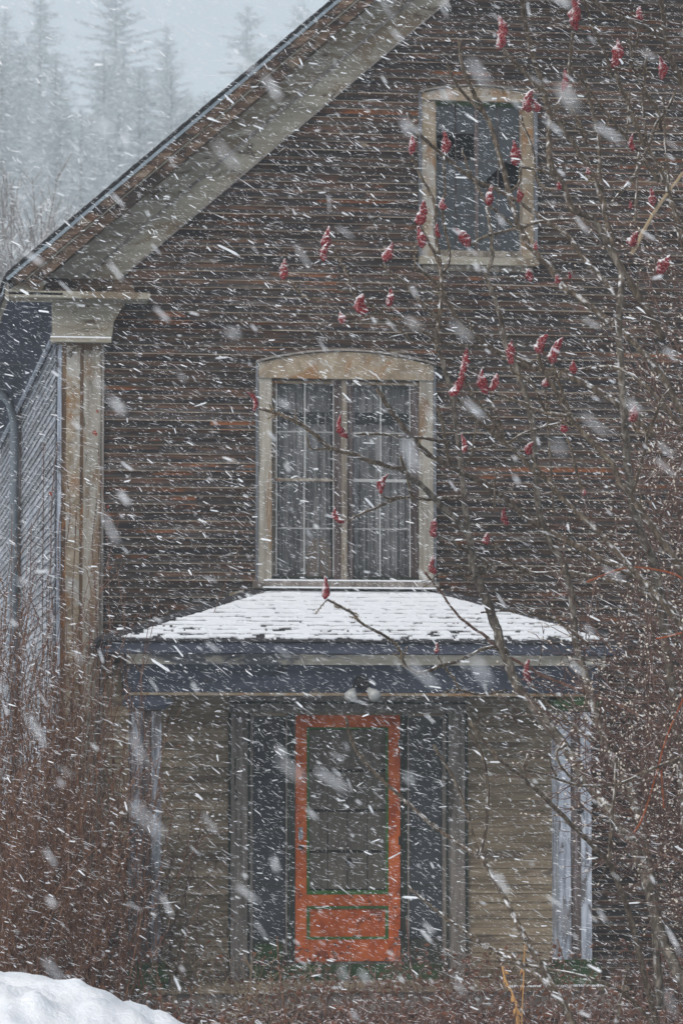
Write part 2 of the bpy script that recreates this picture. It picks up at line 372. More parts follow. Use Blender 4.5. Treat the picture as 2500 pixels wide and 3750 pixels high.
# sheathing, built of strips around the openings
xs = sorted({0.0, HW, RX} | {o[i] for o in OPEN for i in (0, 1)}); zs = sorted({0.0, Z_SOF} | {o[i] for o in OPEN for i in (2, 3)})
b = MB()
for x0, x1 in zip(xs, xs[1:]):
    for z0, z1 in zip(zs, zs[1:]):
        xm, zm = (x0 + x1) / 2, (z0 + z1) / 2
        if z1 <= Z_SOF and not any(o[0] < xm < o[1] and o[2] < zm < o[3] for o in OPEN): b.box(x0, x1, 0.0, 0.1, z0, z1)
    # gable part
    z0 = Z_SOF
    ups = [o for o in OPEN if o[0] < (x0 + x1) / 2 < o[1] and o[3] > Z_SOF]
    top = lambda x: max(z0 + 0.01, roofz(x) - 0.06)
    if ups:
        o = ups[0]; b.box(x0, x1, 0.0, 0.1, z0, o[2]); z0 = o[3]
    b.prism([(x0, z0), (x1, z0), (x1, top(x1)), (x0, top(x0))], 0.0, 0.1)
gable = b.build('gable_wall', M['sheathing'], house)
b = MB(); b.box(0.002, 0.1, 0.101, HD, 0.0, Z_SOF); side = b.build('side_wall', M['sheathing'], house)
b = MB(); b.box(HW - 0.1, HW - 0.002, 0.101, HD, 0, Z_SOF); b.prism([(0.1, 0), (HW - .1, 0), (HW - .1, roofz(.1) - .06), (RX, RIDGE - .06), (.1, roofz(.1) - .06)], HD - .1, HD); b.build('rear_wall', M['sheathing'], house)
b = MB(); b.prism([(0.1, 0), (HW - .1, 0), (HW - .1, Z_SOF), (HW - .1, roofz(.1) - .06), (RX, RIDGE - .06), (.1, roofz(.1) - .06), (.1, Z_SOF)], 1.6, 1.65); b.box(0.11, HW - 0.11, 0.1, 1.6, 0.3, 0.34); b.box(0.11, HW - 0.11, 0.1, 1.6, Z_SOF - 1.0, Z_SOF - 0.9)
b.build('dark_room_backing', M['dark'], house)  # near-black backing added so the openings look into darkness

# clapboards, one object each, over the gable and the side wall
EXPO = 0.0705
def clap(x0, x1, z, m, parent):
    """one board: pale butt edge, grey weathered lower face, browner strip sheltered by the lap above"""
    n = max(1, min(5, int((x1 - x0) / 0.6))); vs = []; ph = rnd(0, 99); t0, t1 = rnd(-.004, .004), rnd(-.004, .004); th = rnd(.017, .025); H = EXPO + .012
    for i in range(n + 1):
        t = i / n; x = x0 + (x1 - x0) * t; dz = t0 + (t1 - t0) * t + 0.003 * noise.noise(Vector((x * 3, ph, 0))); pr = 0.004 * noise.noise(Vector((x * 2, ph, 7)))
        zl = z + dz; f1 = .09 + .05 * noise.noise(Vector((x * 4, ph, 2))); f2 = .5 + .22 * noise.noise(Vector((x * 2.5, ph, 4)))
        yf = lambda f: -th + pr + f * (th - .0075 - pr)
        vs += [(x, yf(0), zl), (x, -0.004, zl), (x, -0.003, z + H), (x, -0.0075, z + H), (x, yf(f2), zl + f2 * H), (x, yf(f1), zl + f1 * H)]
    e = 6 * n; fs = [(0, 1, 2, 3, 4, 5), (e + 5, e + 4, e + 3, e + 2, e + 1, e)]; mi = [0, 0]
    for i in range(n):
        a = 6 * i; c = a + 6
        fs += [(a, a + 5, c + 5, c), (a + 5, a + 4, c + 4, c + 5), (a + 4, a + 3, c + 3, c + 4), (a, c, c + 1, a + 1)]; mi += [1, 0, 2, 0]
    o = MB(); o.add(vs, fs); o.mi = mi; return o.build('clapboard', m, parent)
PIL = wx(378, 1800)
PXL, PXR = wx(600, 3000), wx(2070, 3000)
ZBM = wz(1271, 2540)
z = 0.12; row = 0
while z < RIDGE - 0.35:
    zm = z + EXPO / 2
    xl = PIL - 0.02
    if z > Z_SOF - 0.1: xl = max(0.05, (zm - ra.z) / SL + ra.x + 0.36 / SA)
    xr = HW - 0.05 if z <= Z_SOF - 0.1 else HW - xl
    segs = [(xl, xr)]
    for o in OPEN:
        if o[2] - 0.01 < zm < o[3] + 0.01:
            ns = []
            for s in segs:
                if o[1] <= s[0] or o[0] >= s[1]: ns.append(s)
                else:
                    if o[0] - s[0] > 0.03: ns.append((s[0], o[0] - 0.005))
                    if s[1] - o[1] > 0.03: ns.append((o[1] + 0.005, s[1]))
            segs = ns
    porchy = zm < ZBM + 0.3
    out = []
    for s in segs:
        cuts = [PXR + 0.1] if porchy else ([rnd(.8, 5.2)] if random.random() < .55 else [])
        cuts = sorted(c for c in cuts if s[0] + 0.12 < c < s[1] - 0.12)
        e = [s[0]] + cuts + [s[1]]
        out += [(p + 0.0012, q - 0.0012) for p, q in zip(e, e[1:])]
    for s in out:
        inside = porchy and s[1] < PXR + 0.15
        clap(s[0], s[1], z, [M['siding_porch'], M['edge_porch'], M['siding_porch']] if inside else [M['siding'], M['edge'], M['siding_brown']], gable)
    z += EXPO; row += 1
# side wall: same boards turned round the corner
z = wz(205, 3000)
while z < Z_SOF - 0.36:
    b = MB(); y0, y1 = 0.06, HD
    b.add([(-0.0205, y0, z), (-0.004, y0, z), (-0.003, y0, z + EXPO + .012), (-0.0075, y0, z + EXPO + .012), (-0.0205, y1, z), (-0.004, y1, z), (-0.003, y1, z + EXPO + .012), (-0.0075, y1, z + EXPO + .012)],
          [(0, 1, 2, 3), (7, 6, 5, 4), (0, 3, 7, 4), (0, 4, 5, 1), (3, 2, 6, 7)])
    b.build('clapboard', M['siding_side'], side); z += EXPO

# roof, rake and eave
def rake_pt(x, off, right=False):
    """point off metres (square to the slope) below the roof line, measured from x on the left slope"""
    p = (x + off * SA, ra.z + SL * (x - ra.x) - off * CA); return (HW - p[0], p[1]) if right else p
def rake_strip(name, m, o0, o1, y0, y1, x_start, parent, end_x=None):
    for right in (False, True):
        ex = RX
        def endp(off):                           # where the strip's edge meets the ridge line
            return (RX, RIDGE - off / CA)
        poly = [rake_pt(x_start, o1, right), rake_pt(x_start, o0, right)] + [endp(o0), endp(o1)]
        if right: poly = list(reversed(poly))
        prism(name, m, parent, list(reversed(poly)), y0, y1)
b = MB()
for sgn in (0, 1):
    f = (lambda x: x) if not sgn else (lambda x: HW - x)
    z0, z1 = ra.z, RIDGE
    vs = [(f(EX - .02), OVY - .03, z0 - .02 * SL), (f(RX), OVY - .03, z1), (f(RX), HD + .3, z1), (f(EX - .02), HD + .3, z0 - .02 * SL)]
    b.add(vs + [(x, y, zz + 0.03) for x, y, zz in vs], [(0, 1, 2, 3), (7, 6, 5, 4), (0, 4, 5, 1), (1, 5, 6, 2), (2, 6, 7, 3), (3, 7, 4, 0)])
roof = b.build('roof', M['asphalt'], house)
b = MB()
for i in range(60):                              # ragged shingle ends along the rake
    x = EX + (RX - EX) * i / 60; L = (RX - EX) / 60; p = rnd(0.0, 0.035)
    z = ra.z + SL * (x - ra.x)
    b.add([(x, OVY - .045 - p, z + .031), (x + L * .96, OVY - .045 - p, z + L * SL + .031), (x + L * .96, OVY + .3, z + L * SL + .031), (x, OVY + .3, z + .031),
           (x, OVY - .045 - p, z + .043), (x + L * .96, OVY - .045 - p, z + L * SL + .045), (x + L * .96, OVY + .3, z + L * SL + .045), (x, OVY + .3, z + .043)],
          [(0, 3, 2, 1), (4, 5, 6, 7), (0, 1, 5, 4), (1, 2, 6, 5), (2, 3, 7, 6), (3, 0, 4, 7)])
e = b.build('rake_shingle_edge', M['asphalt'], roof); e['kind'] = 'stuff'
rake_strip('drip_edge', M['metal'], 0.0, 0.026, OVY - 0.045, OVY - 0.03, EX, roof)
rake_strip('crown_board', M['brown'], 0.0, 0.10, OVY - 0.03, OVY, EX + .02, roof)
rake_strip('rake_fascia', M['brown'], 0.075, 0.20, OVY, OVY + 0.03, EX + .09, roof)
rake_strip('rake_bead', M['cream'], 0.105, 0.118, OVY - 0.012, OVY - 0.001, EX + .1, roof)
rake_strip('rake_soffit', M['brown'], 0.18, 0.198, OVY + 0.03, 0.0, EX + .1, roof)
rake_strip('frieze_board', M['cream'], 0.2, 0.385, -0.055, -0.003, EX + .2, house)
rake_strip('frieze_board', M['cream'], 0.39, 0.585, -0.04, -0.003, EX + .28, house)
rake_strip('frieze_bead', M['casing'], 0.375, 0.397, -0.068, -0.056, EX + .3, house)
rake_strip('frieze_edge_bead', M['casing'], 0.582, 0.597, -0.055, -0.041, EX + .34, house)
# eave: soffit, fascia, gutter, frieze
for side_x in (0, 1):
    f = (lambda x: x) if not side_x else (lambda x: HW - x)
    box('eave_soffit', M['blue'], house, f(EX + .03), f(0.02), OVY + 0.04, HD + .2, Z_SOF, Z_SOF + .02)
    box('eave_fascia', M['cream'], house, f(EX), f(EX + .03), OVY + .03, HD + .2, Z_SOF - .04, ra.z - .03)
    box('eave_frieze', M['blue'], house, f(-.045), f(0.0), 0.02, HD, Z_SOF - .34, Z_SOF - .002)
    box('eave_frieze_bead', M['post_pale'], house, f(-.07), f(-.046), 0.02, HD, Z_SOF - .365, Z_SOF - .33)
gt = MB()
prof = [(0.0, 0.1), (-0.02, 0.02), (-0.06, -0.01), (-0.1, 0.02), (-0.115, 0.1), (-0.105, 0.1), (-0.092, 0.028), (-0.06, 0.003), (-0.026, 0.028), (-0.008, 0.1)]
n = len(prof); zb = ra.z - .15
gt.add([(EX + x, OVY + .02, zb + zz) for x, zz in prof] + [(EX + x, HD + .2, zb + zz) for x, zz in prof], [tuple(range(n)), tuple(reversed(range(n, 2 * n)))] + [(i, n + i, n + (i + 1) % n, (i + 1) % n) for i in range(n)])
gt.build('gutter', M['metal'], house)
# cornice return at the foot of the rake
x0 = wx(95, 1075, OVY); x1 = wx(545, 1080, -.2)
box('cornice_return', M['cream'], house, EX + .02, x1, OVY + .04, 0.0, Z_SOF - 0.02, Z_SOF + 0.035)
prism('cornice_return_board', M['brown'], house, [(EX + .06, Z_SOF + .037), (x1 - .1, Z_SOF + .037), (x1 - .14, Z_SOF + .17), (EX + .2, Z_SOF + .17)], -0.1, -0.056)
prism('eave_block', M['cream'], house, [(EX + .03, Z_SOF + .037), (EX + .3, Z_SOF + .037), (EX + .34, Z_SOF + .12), (EX + .12, Z_SOF + .1)], OVY + .05, OVY + .2)
box('return_bed_mould', M['brown'], house, -0.02, x1 - .2, -.12, -.001, Z_SOF - .1, Z_SOF - .021)
# corner pilaster with capital
zc0, zc1 = wz(290, 1258), wz(290, 1130)
pil = box('corner_pilaster', M['brown_v'], house, 0.0, PIL, -0.03, 0.05, 0.0, zc0)
for (a, c, m, pr) in ((207, 222, 'post_pale', .018), (240, 290, 'ochre', .012), (303, 366, 'cream_v', .022), (369, 378, 'casing', .014)):
    box('pilaster_strip', M[m], pil, wx(a, 1800), wx(c, 1800), -0.03 - pr, -0.031, 0.02, zc0 - (0.02 if m != 'cream_v' else .06))
cap = prism('pilaster_capital', M['cream'], house, [(-0.05, zc0 + .001), (PIL + .03, zc0 + .001), (PIL + .06, zc0 + .06), (PIL + .07, zc0 + .17), (PIL + .12, zc0 + .26), (PIL + .17, zc1 + .06), (-0.05, zc1 + .06)], -0.13, 0.05)
box('capital_ledge', M['cream'], cap, -0.07, PIL + .05, -.16, -.131, zc0 - .005, zc0 + .03)
b = MB(); b.box(-0.07, PIL + .05, -.158, -.132, zc0 + .031, zc0 + .042); tag(b.build('ledge_snow', M['fresh']), 'thin line of snow along the pilaster capital ledge', kind='stuff')
# downspout on the side wall
ds = MB(); xd = -0.1; yd = 5.2; zt = wz(55, 1512, yd)
ds.tube([Vector((xd, yd, 0)), Vector((xd, yd, zt - .1)), Vector((xd - .05, yd, zt + .1)), Vector((EX - .03, yd, zt + .5)), Vector((EX - .05, yd, zb))], [.045] * 5, 8)
ds.build('downspout', M['dull_metal'], house, True)
box('side_corner_board', M['post_dark'], house, -.05, -.022, yd + .25, yd + .5, 0, Z_SOF - .37)

# ------------------------------------------------------------------ windows
def arch_poly(xa, xb, z0, zs, zp, n=14):
    """flat-bottomed board with an arched top edge"""
    pts = [(xa, z0), (xb, z0)]
    for i in range(n + 1):
        t = i / n; x = xb + (xa - xb) * t; pts.append((x, zs + (zp - zs) * (1 - (2 * t - 1) ** 2)))
    return pts
# lower, paired window
X = lambda p: wx(p, 1750)
Z = lambda p: wz(1262, p)
win = prism('paired_window', M['post_dark'], house, [(X(1222), Z(2128)), (X(1290), Z(2128)), (X(1290), Z(1390)), (X(1222), Z(1390))], -0.02, 0.06)
box('mullion_trim', M['sash'], win, X(1247), X(1268), -.045, -.021, Z(2126), Z(1392))
for a, c in ((943, 992), (1532, 1582)): box('casing', M['cream_v'], win, X(a), X(c), -.055, 0.0, Z(2140), Z(1330))
for a, c in ((934, 942), (1583, 1592)): box('back_band', M['band'], win, X(a), X(c), -.065, 0.0, Z(2140), Z(1332))
prism('arched_head', M['ochre'], win, arch_poly(X(943), X(1582), Z(1390) - .002, Z(1338), Z(1292)), -.075, -.001)
prism('drip_cap', M['casing'], win, [(X(934), Z(1338) + .002)] + [(x, z + .002) for x, z in reversed(arch_poly(X(934), X(1592), 0, Z(1336), Z(1290))[2:])] + [(x, z + .018) for x, z in arch_poly(X(934), X(1592), 0, Z(1336), Z(1290))[2:]], -.1, -.001)
box('sill', M['casing'], win, X(925), X(1600), -.1, 0.02, Z(2160), Z(2131))
box('apron', M['sash'], win, X(945), X(1580), -.05, 0.0, Z(2180), Z(2161))
for (a, c) in ((992, 1222), (1290, 1532)):
    li, ri = a + 20, c - 2
    if a > 1200: li, ri = a - 2, c - 32
    mid = (li + ri) / 2
    zt, zm_, zb_ = 1408, 1758, 2112
    for (s0, s1, yy) in ((zt, zm_, .0), (zm_, zb_, .035)):
        if a < 1200: box('sash_stile', M['sash'], win, X(a), X(li), yy, yy + .04, Z(s1), Z(s0))
        else: box('sash_stile', M['post_dark'], win, X(ri), X(c), yy, yy + .04, Z(s1), Z(s0))
        h = (s0 + s1) / 2
        box('muntin', M['muntin'], win, X(mid - 2.5), X(mid + 2.5), yy + .004, yy + .03, Z(s1) + .012, Z(s0))
        box('muntin', M['muntin'], win, X(li), X(ri), yy + .006, yy + .028, Z(h + 1.8), Z(h - 1.8))
        for (q0, q1) in ((li, mid - 3.5), (mid + 3.5, ri)):
            for (r0, r1) in ((s0, h - 2.5), (h + 2.5, s1)):
                box('pane', M['pane_clear'], win, X(q0), X(q1), yy + .014, yy + .018, Z(r1), Z(r0))
    box('meeting_rail', M['muntin'] if a > 1200 else M['sash'], win, X(li - 2), X(ri + 2), -.004, .038, Z(zm_ + 6), Z(zm_ - 5))
    box('top_rail', M['ochre'], win, X(a), X(c), -.006, .036, Z(zt), Z(1390))
    box('bottom_rail', M['casing_dark'], win, X(a), X(c), .03, .075, Z(2128), Z(zb_))
    for e in (li, ri): box('putty_line', M['muntin'], win, X(e - 2), X(e + 2), -.003, .003, Z(zb_), Z(zt))
for nm, (q0, q1, zz) in {'a': (950, 1590, 2131), 'b': (945, 1600, 2158)}.items():
    b = MB(); b.box(X(q0) + .03, X(q1) - .03, -.098 if nm == 'a' else -.12, -.03 if nm == 'a' else -.101, Z(zz) + .001, Z(zz) + .012)
    tag(b.build('sill_snow', M['fresh']), 'thin strip of snow on the lower window sill' if nm == 'a' else 'thin strip of snow below the lower window sill', kind='stuff')
# curtains
def curtain(xa, xb, z0, z1, y, seed, label):
    b = MB(); n = 150; st = 10; rr = random.Random(seed); ph = [rr.uniform(0, 6) for _ in range(4)]
    for j in range(st + 1):
        t = j / st
        for i in range(n + 1):
            u = i / n; x = xa + (xb - xa) * u
            d = .02 * math.sin(u * 46 + ph[0] + .5 * math.sin(t * 2 + ph[1])) + .014 * math.sin(u * 93 + ph[2]) + .03 * math.sin(u * 9 + ph[3])
            b.v.append((x, y + d * (0.5 + .6 * t), z1 + (z0 - z1) * t))
    for j in range(st):
        for i in range(n):
            q = j * (n + 1) + i; b.f.append((q, q + 1, q + n + 2, q + n + 1)); b.mi.append(0)
    o = b.build('curtain', M['curtain'], smooth=True); s = o.modifiers.new('thick', 'SOLIDIFY'); s.thickness = 0.002
    tag(o, label, 'curtain', 'curtains in the paired window')
curtain(X(1010), X(1218), Z(2115), Z(1400), .13, 3, 'grey pleated curtain in the window half nearer the corner pilaster')
curtain(X(1292), X(1505), Z(2115), Z(1400), .13, 8, 'grey pleated curtain in the window half nearer the sumac trunks')
b = MB(); b.prism([(X(1122), Z(2110)), (X(1218), Z(2110)), (X(1216), Z(2010)), (X(1200), Z(1975)), (X(1150), Z(1972)), (X(1128), Z(2020))], .079, .09)
tag(b.build('folded_cloth', M['cloth']), 'pale tan cloth behind the bottom pane of the paired window', 'cloth')
# upper gable window
X = lambda p: wx(p, 650)
Z = lambda p: wz(1745, p)
win = box('gable_window', M['post_dark'], house, X(1738), X(1750), -.01, .03, Z(920), Z(386))
for a, c in ((1540, 1590), (1908, 1948)): box('casing', M['ochre'], win, X(a), X(c), -.055, 0.0, Z(945), Z(345))
for a, c in ((1531, 1539), (1949, 1962)): box('back_band', M['band'], win, X(a), X(c), -.07, 0.0, Z(945), Z(345))
prism('arched_head', M['ochre'], win, arch_poly(X(1540), X(1948), Z(374), Z(350), Z(322)), -.075, -.001)
prism('drip_cap', M['casing'], win, [(X(1531), Z(350))] + [(x, z) for x, z in reversed(arch_poly(X(1531), X(1962), 0, Z(349), Z(320))[2:])] + [(x, z + .015) for x, z in arch_poly(X(1531), X(1962), 0, Z(349), Z(320))[2:]], -.1, -.001)
box('top_rail', M['green'], win, X(1590), X(1908), -.02, .03, Z(388), Z(374))
for a, c in ((1590, 1597), (1901, 1908)): box('sash_stile', M['sash'], win, X(a), X(c), -.02, .03, Z(920), Z(388))
box('bottom_rail', M['sash'], win, X(1590), X(1908), -.022, .03, Z(940), Z(918))
box('sill', M['cream'], win, X(1530), X(1964), -.1, 0.02, Z(975), Z(946))
box('apron', M['sash'], win, X(1545), X(1945), -.04, 0.0, Z(995), Z(976))
cols = [1597, 1668, 1744, 1823, 1901]; rows = [388, 488, 588, 688, 790, 919]
for cx_ in cols[1:-1]:
    if cx_ != 1744: box('muntin', M['post_dark'], win, X(cx_ - 1.3), X(cx_ + 1.3), -.006, .02, Z(919), Z(388))
for r in rows[1:-1]: box('muntin', M['post_dark'], win, X(1597), X(1901), -.004, .018, Z(r + 1), Z(r - 1))
for i in range(4):
    for j in range(5):
        q0, q1, r0, r1 = cols[i] + (3 if i else 0), cols[i + 1] - (3 if i < 3 else 0), rows[j], rows[j + 1]
        if (i, j) == (1, 1): continue                              # fallen out
        poly = [(q0, r1), (q1, r1), (q1, r0), (q0, r0)]
        if (i, j) == (0, 1): poly = [(q0, r0 + 12), (q0 + 26, r0 + 5), (q1, r0 + 3), (q1, r0), (q0, r0)]
        if (i, j) == (2, 2): poly = [(q0, r1), (q0 + 12, r1 - 12), (q1, r0 + 30), (q1, r0), (q0, r0)]
        if (i, j) == (3, 2): poly = [(q1 - 22, r0 + 6), (q1, r0 + 14), (q1, r0), (q0 + 10, r0)]
        prism('pane', M['pane_dull'], win, [(X(p), Z(q)) for p, q in poly], .004, .008)

# ------------------------------------------------------------------ entrance
X = lambda p: wx(p, 3000)
Z = lambda p: wz(1271, p)
ent = box('door_surround', M['casing'], house, X(838), X(1704), -.035, 0.0, Z(2612), Z(2548))
for a, c in ((838, 908), (1634, 1704)):
    box('casing_board', M['casing'], ent, X(a), X(c), -.03, 0.0, Z_FL, Z(2613))
    for e in (a - 4, c - 3): box('casing_bead', M['casing_dark'], ent, X(e), X(e + 8), -.05, -.0305, Z_FL, Z(2613))
    box('casing_bead', M['casing'], ent, X(a + 6 if a < 1000 else c - 18), X(a + 18 if a < 1000 else c - 6), -.045, -.0305, Z_FL, Z(2613))
for yy in (2552, 2572, 2596): box('header_bead', M['casing_dark' if yy == 2572 else 'casing'], ent, X(840), X(1702), -.052, -.036, Z(yy + 7), Z(yy))
for a, c in ((909, 924), (1618, 1633), (1047, 1076), (1466, 1492)): box('jamb', M['casing_dark'] if a in (1047, 1466) else M['casing'], ent, X(a), X(c), -.025, .05, Z_FL, Z(2614))
for a in (1044, 1490): box('jamb_bead', M['casing'], ent, X(a), X(a + 5), -.034, -.0255, Z_FL + .2, Z(2618))
for a, c in ((925, 1044), (1496, 1617)):
    sl = box('sidelight', M['casing_dark'], ent, X(a), X(c), -.005, .04, Z_FL + .02, Z(3440))
    box('sidelight_pane', M['pane_dark'], ent, X(a), X(c), .012, .017, Z(3438), Z(2624))
    for r in (2830, 3040, 3245): box('sidelight_bar', M['casing_dark'], ent, X(a), X(c), .006, .022, Z(r + 3), Z(r - 3))
    box('sidelight_panel', M['green'] if a < 1000 else M['casing_dark'], ent, X(a + 10), X(c - 10), -.012, -.0055, Z(3515), Z(3455))
    box('sidelight_head', M['casing'], ent, X(a), X(c), -.012, .03, Z(2623), Z(2614))
box('threshold', M['green'], ent, X(925), X(1617), -.12, .05, Z_FL + .002, Z(3532))
# inner panelled door
idr = box('inner_door', M['inner_door'], house, X(1078), X(1464), .012, .05, Z_FL + .05, Z(2616))
for r in (2668, 2822, 2968, 3118, 3260): box('door_rail_groove', M['casing_dark'], idr, X(1120), X(1425), .0065, .0115, Z(r + 6), Z(r - 4))
for x_ in (1200, 1272, 1345): box('door_panel_groove', M['casing'], idr, X(x_ - 2), X(x_ + 2), .0085, .0115, Z(3255), Z(2830))
b = MB(); kc = Vector((X(1276), .0, Z(3156)))
b.tube([kc + Vector((0, .0115, 0)), kc + Vector((0, .006, 0)), kc + Vector((0, .0, 0)), kc + Vector((0, -.012, 0)), kc + Vector((0, -.018, 0))], [.012, .012, .028, .03, .012], 10)
b.build('door_knob', M['black'], idr, True)
# orange screen door
sd = box('screen_door', M['orange'], house, X(1080), X(1120), -.04, -.008, Z(3522), Z(2620)); sd['label'] = 'orange screen door with green beading'
box('door_stile', M['orange'], sd, X(1420), X(1462), -.04, -.008, Z(3522), Z(2620))
box('door_rail', M['orange'], sd, X(1120.5), X(1419.5), -.0395, -.008, Z(2664), Z(2620.5))
box('door_rail', M['orange'], sd, X(1120.5), X(1419.5), -.0395, -.008, Z(3318), Z(3277))
box('door_rail', M['orange'], sd, X(1120.5), X(1419.5), -.0395, -.008, Z(3521), Z(3442))
box('door_panel', M['orange'], sd, X(1120.5), X(1419.5), -.022, -.012, Z(3441.5), Z(3318.5))
box('door_screen', M['screen'], sd, X(1120.5), X(1419.5), -.026, -.024, Z(3276.5), Z(2664.5))
for (a, c, r0, r1) in ((1121, 1132, 3319, 3441), (1408, 1419, 3319, 3441), (1121, 1419, 3319, 3329), (1121, 1419, 3431, 3441),
                       (1121, 1130, 2665, 3276), (1410, 1419, 2665, 3276), (1121, 1419, 3262, 3276), (1121, 1419, 2665, 2672)):
    y0 = -.034 if (c - a) > 50 else -.0345
    box('green_bead', M['bead_green'], sd, X(a), X(c), y0, -.0235 if r0 < 3300 else -.0225, Z(r1), Z(r0))
b = MB(); b.box(X(1090), X(1106), -.043, -.0405, Z(3075), Z(3030)); b.build('latch_plate', M['post_pale'], sd)
b = MB(); kc = Vector((X(1098), -.04, Z(3103))); b.tube([kc, kc + Vector((0, -.02, 0)), kc + Vector((0, -.03, 0)), kc + Vector((0, -.05, 0))], [.012, .012, .024, .014], 9); b.build('door_knob', M['black'], sd, True)
for r in (2722, 3080, 3420): box('hinge', M['black'], sd, X(1456), X(1468), -.044, -.0405, Z(r + 16), Z(r - 16))
# house number
fc = {'1': [[(0, .05), (.012, .062), (.012, -.062)]], '8': None}
for ch, yy in (('1', 2800), ('1', 2855), ('8', 2912)):
    b = MB(); cx0 = X(857); cz0 = Z(yy); y = -.034
    if ch == '1':
        b.prism([(cx0 - .011, cz0 - .05), (cx0 + .008, cz0 - .05), (cx0 + .012, cz0 + .05), (cx0 - .002, cz0 + .05), (cx0 - .018, cz0 + .034), (cx0 - .009, cz0 + .028)], y, -.0305)
    else:
        for (dz, rr) in ((.024, .022), (-.023, .027)):
            n = 16; ring = [(cx0 + math.cos(2 * math.pi * i / n) * rr, cz0 + dz + math.sin(2 * math.pi * i / n) * rr) for i in range(n)]
            inn = [(cx0 + math.cos(2 * math.pi * i / n) * (rr - .0145), cz0 + dz + math.sin(2 * math.pi * i / n) * (rr - .0125)) for i in range(n)]
            b.add([(p, y, q) for p, q in ring] + [(p, y, q) for p, q in inn] + [(p, -.0305, q) for p, q in ring],
                  [(i, (i + 1) % n, n + (i + 1) % n, n + i) for i in range(n)] + [(i, 2 * n + i, 2 * n + (i + 1) % n, (i + 1) % n) for i in range(n)])
    b.build('house_numeral', M['black'], ent)

# ------------------------------------------------------------------ porch
PY, EY = -1.15, -1.42
Xb = lambda p: wx(p, 2500, PY)
Zb = lambda p: wz(1335, p, PY)
porch = thing('entrance_porch', 'blue grey entrance porch with hipped shingle roof under snow', 'porch', (wx(1271, 3000), -0.7, Z_FL))
ze, zt = wz(1335, 2347, EY), wz(1270, 2166, 0)
XeL, XeR = wx(368, 2345, EY), wx(2312, 2345, EY)
XtL, XtR = wx(945, 2165), wx(1606, 2165)
b = MB()
b.add([(XeL, EY, ze - .02), (XeR, EY, ze - .02), (XtR, -.022, zt - .02), (XtL, -.022, zt - .02), (XeL, -.022, ze - .02), (XeR, -.022, ze - .02)],
      [(0, 1, 2, 3), (0, 3, 4), (1, 5, 2), (0, 4, 5, 1), (4, 3, 2, 5)])
proof = b.build('porch_roof', M['asphalt'], porch)
sl_len = math.hypot(zt - ze, -EY); sang = math.atan2(zt - ze, -EY - .022)
NC = 12; ch_ = 1.0 / NC
me = None
sb = MB(); sb.box(0, 1, -.012, 1, -.004, .006); me = bpy.data.meshes.new('shingle'); me.from_pydata(sb.v, [], sb.f); me.materials.append(M['asphalt'])
CH = sl_len / NC
for c_ in range(NC):
    v0 = c_ / NC; xl = XeL + (XtL - XeL) * (v0 + .5 * ch_); xr = XeR + (XtR - XeR) * (v0 + .5 * ch_)
    y = EY + (-.022 - EY) * v0; z = ze - .02 + (zt - ze) * v0
    x = xl - rnd(0, .1) if False else xl
    first = True
    while x < xr - .02:
        wd = rnd(.14, .21) if not first else rnd(.06, .2); first = False
        wd = min(wd, xr - x)
        o = bpy.data.objects.new('shingle', me); col.objects.link(o); o.parent = proof
        o.location = (x, y - .006, z + .012 + rnd(0, .003)); o.scale = (wd - .006, CH * 1.25, rnd(.8, 1.5)); o.rotation_euler = (sang - R(1.6), 0, rnd(-.01, .01)); x += wd
for (p, q) in (((XeL, EY, ze), (XtL, -.03, zt)), ((XeR, EY, ze), (XtR, -.03, zt))):
    p, q = Vector(p), Vector(q); n = 14
    for i in range(n):
        a_, c_ = p.lerp(q, i / n), p.lerp(q, (i + 1.2) / n)
        bb = MB(); s = Vector((.07, 0, 0)) if p.x < 2 else Vector((-.07, 0, 0)); up = Vector((0, 0, .022)); dn = Vector((0, -.05, -.012))
        dl = -s * .8 + Vector((0, 0, -.03))
        bb.add([a_ + dl + up, a_ + up * 1.5, a_ + s + dn + up, c_ + s + dn + up * .6, c_ + up, c_ + dl + up * .6] + [v - Vector((0, 0, .03)) for v in (a_ + dl + up, a_ + up * 1.5, a_ + s + dn + up, c_ + s + dn + up * .6, c_ + up, c_ + dl + up * .6)],
               [(0, 1, 4, 5), (1, 2, 3, 4), (0, 6, 7, 1), (1, 7, 8, 2), (2, 8, 9, 3), (5, 11, 6, 0)])
        bb.build('hip_shingle', M['asphalt'], proof)
prism('flashing_board', M['ochre'], porch, [(wx(835, 2190), wz(835, 2195)), (wx(895, 2165), wz(895, 2182)), (wx(890, 2165), wz(890, 2160)), (wx(840, 2180), wz(840, 2172))], -.03, -.021)
box('ridge_board', M['blue'], porch, XtL - .02, XtR + .02, -.05, -.0215, zt - .01, zt + .02)
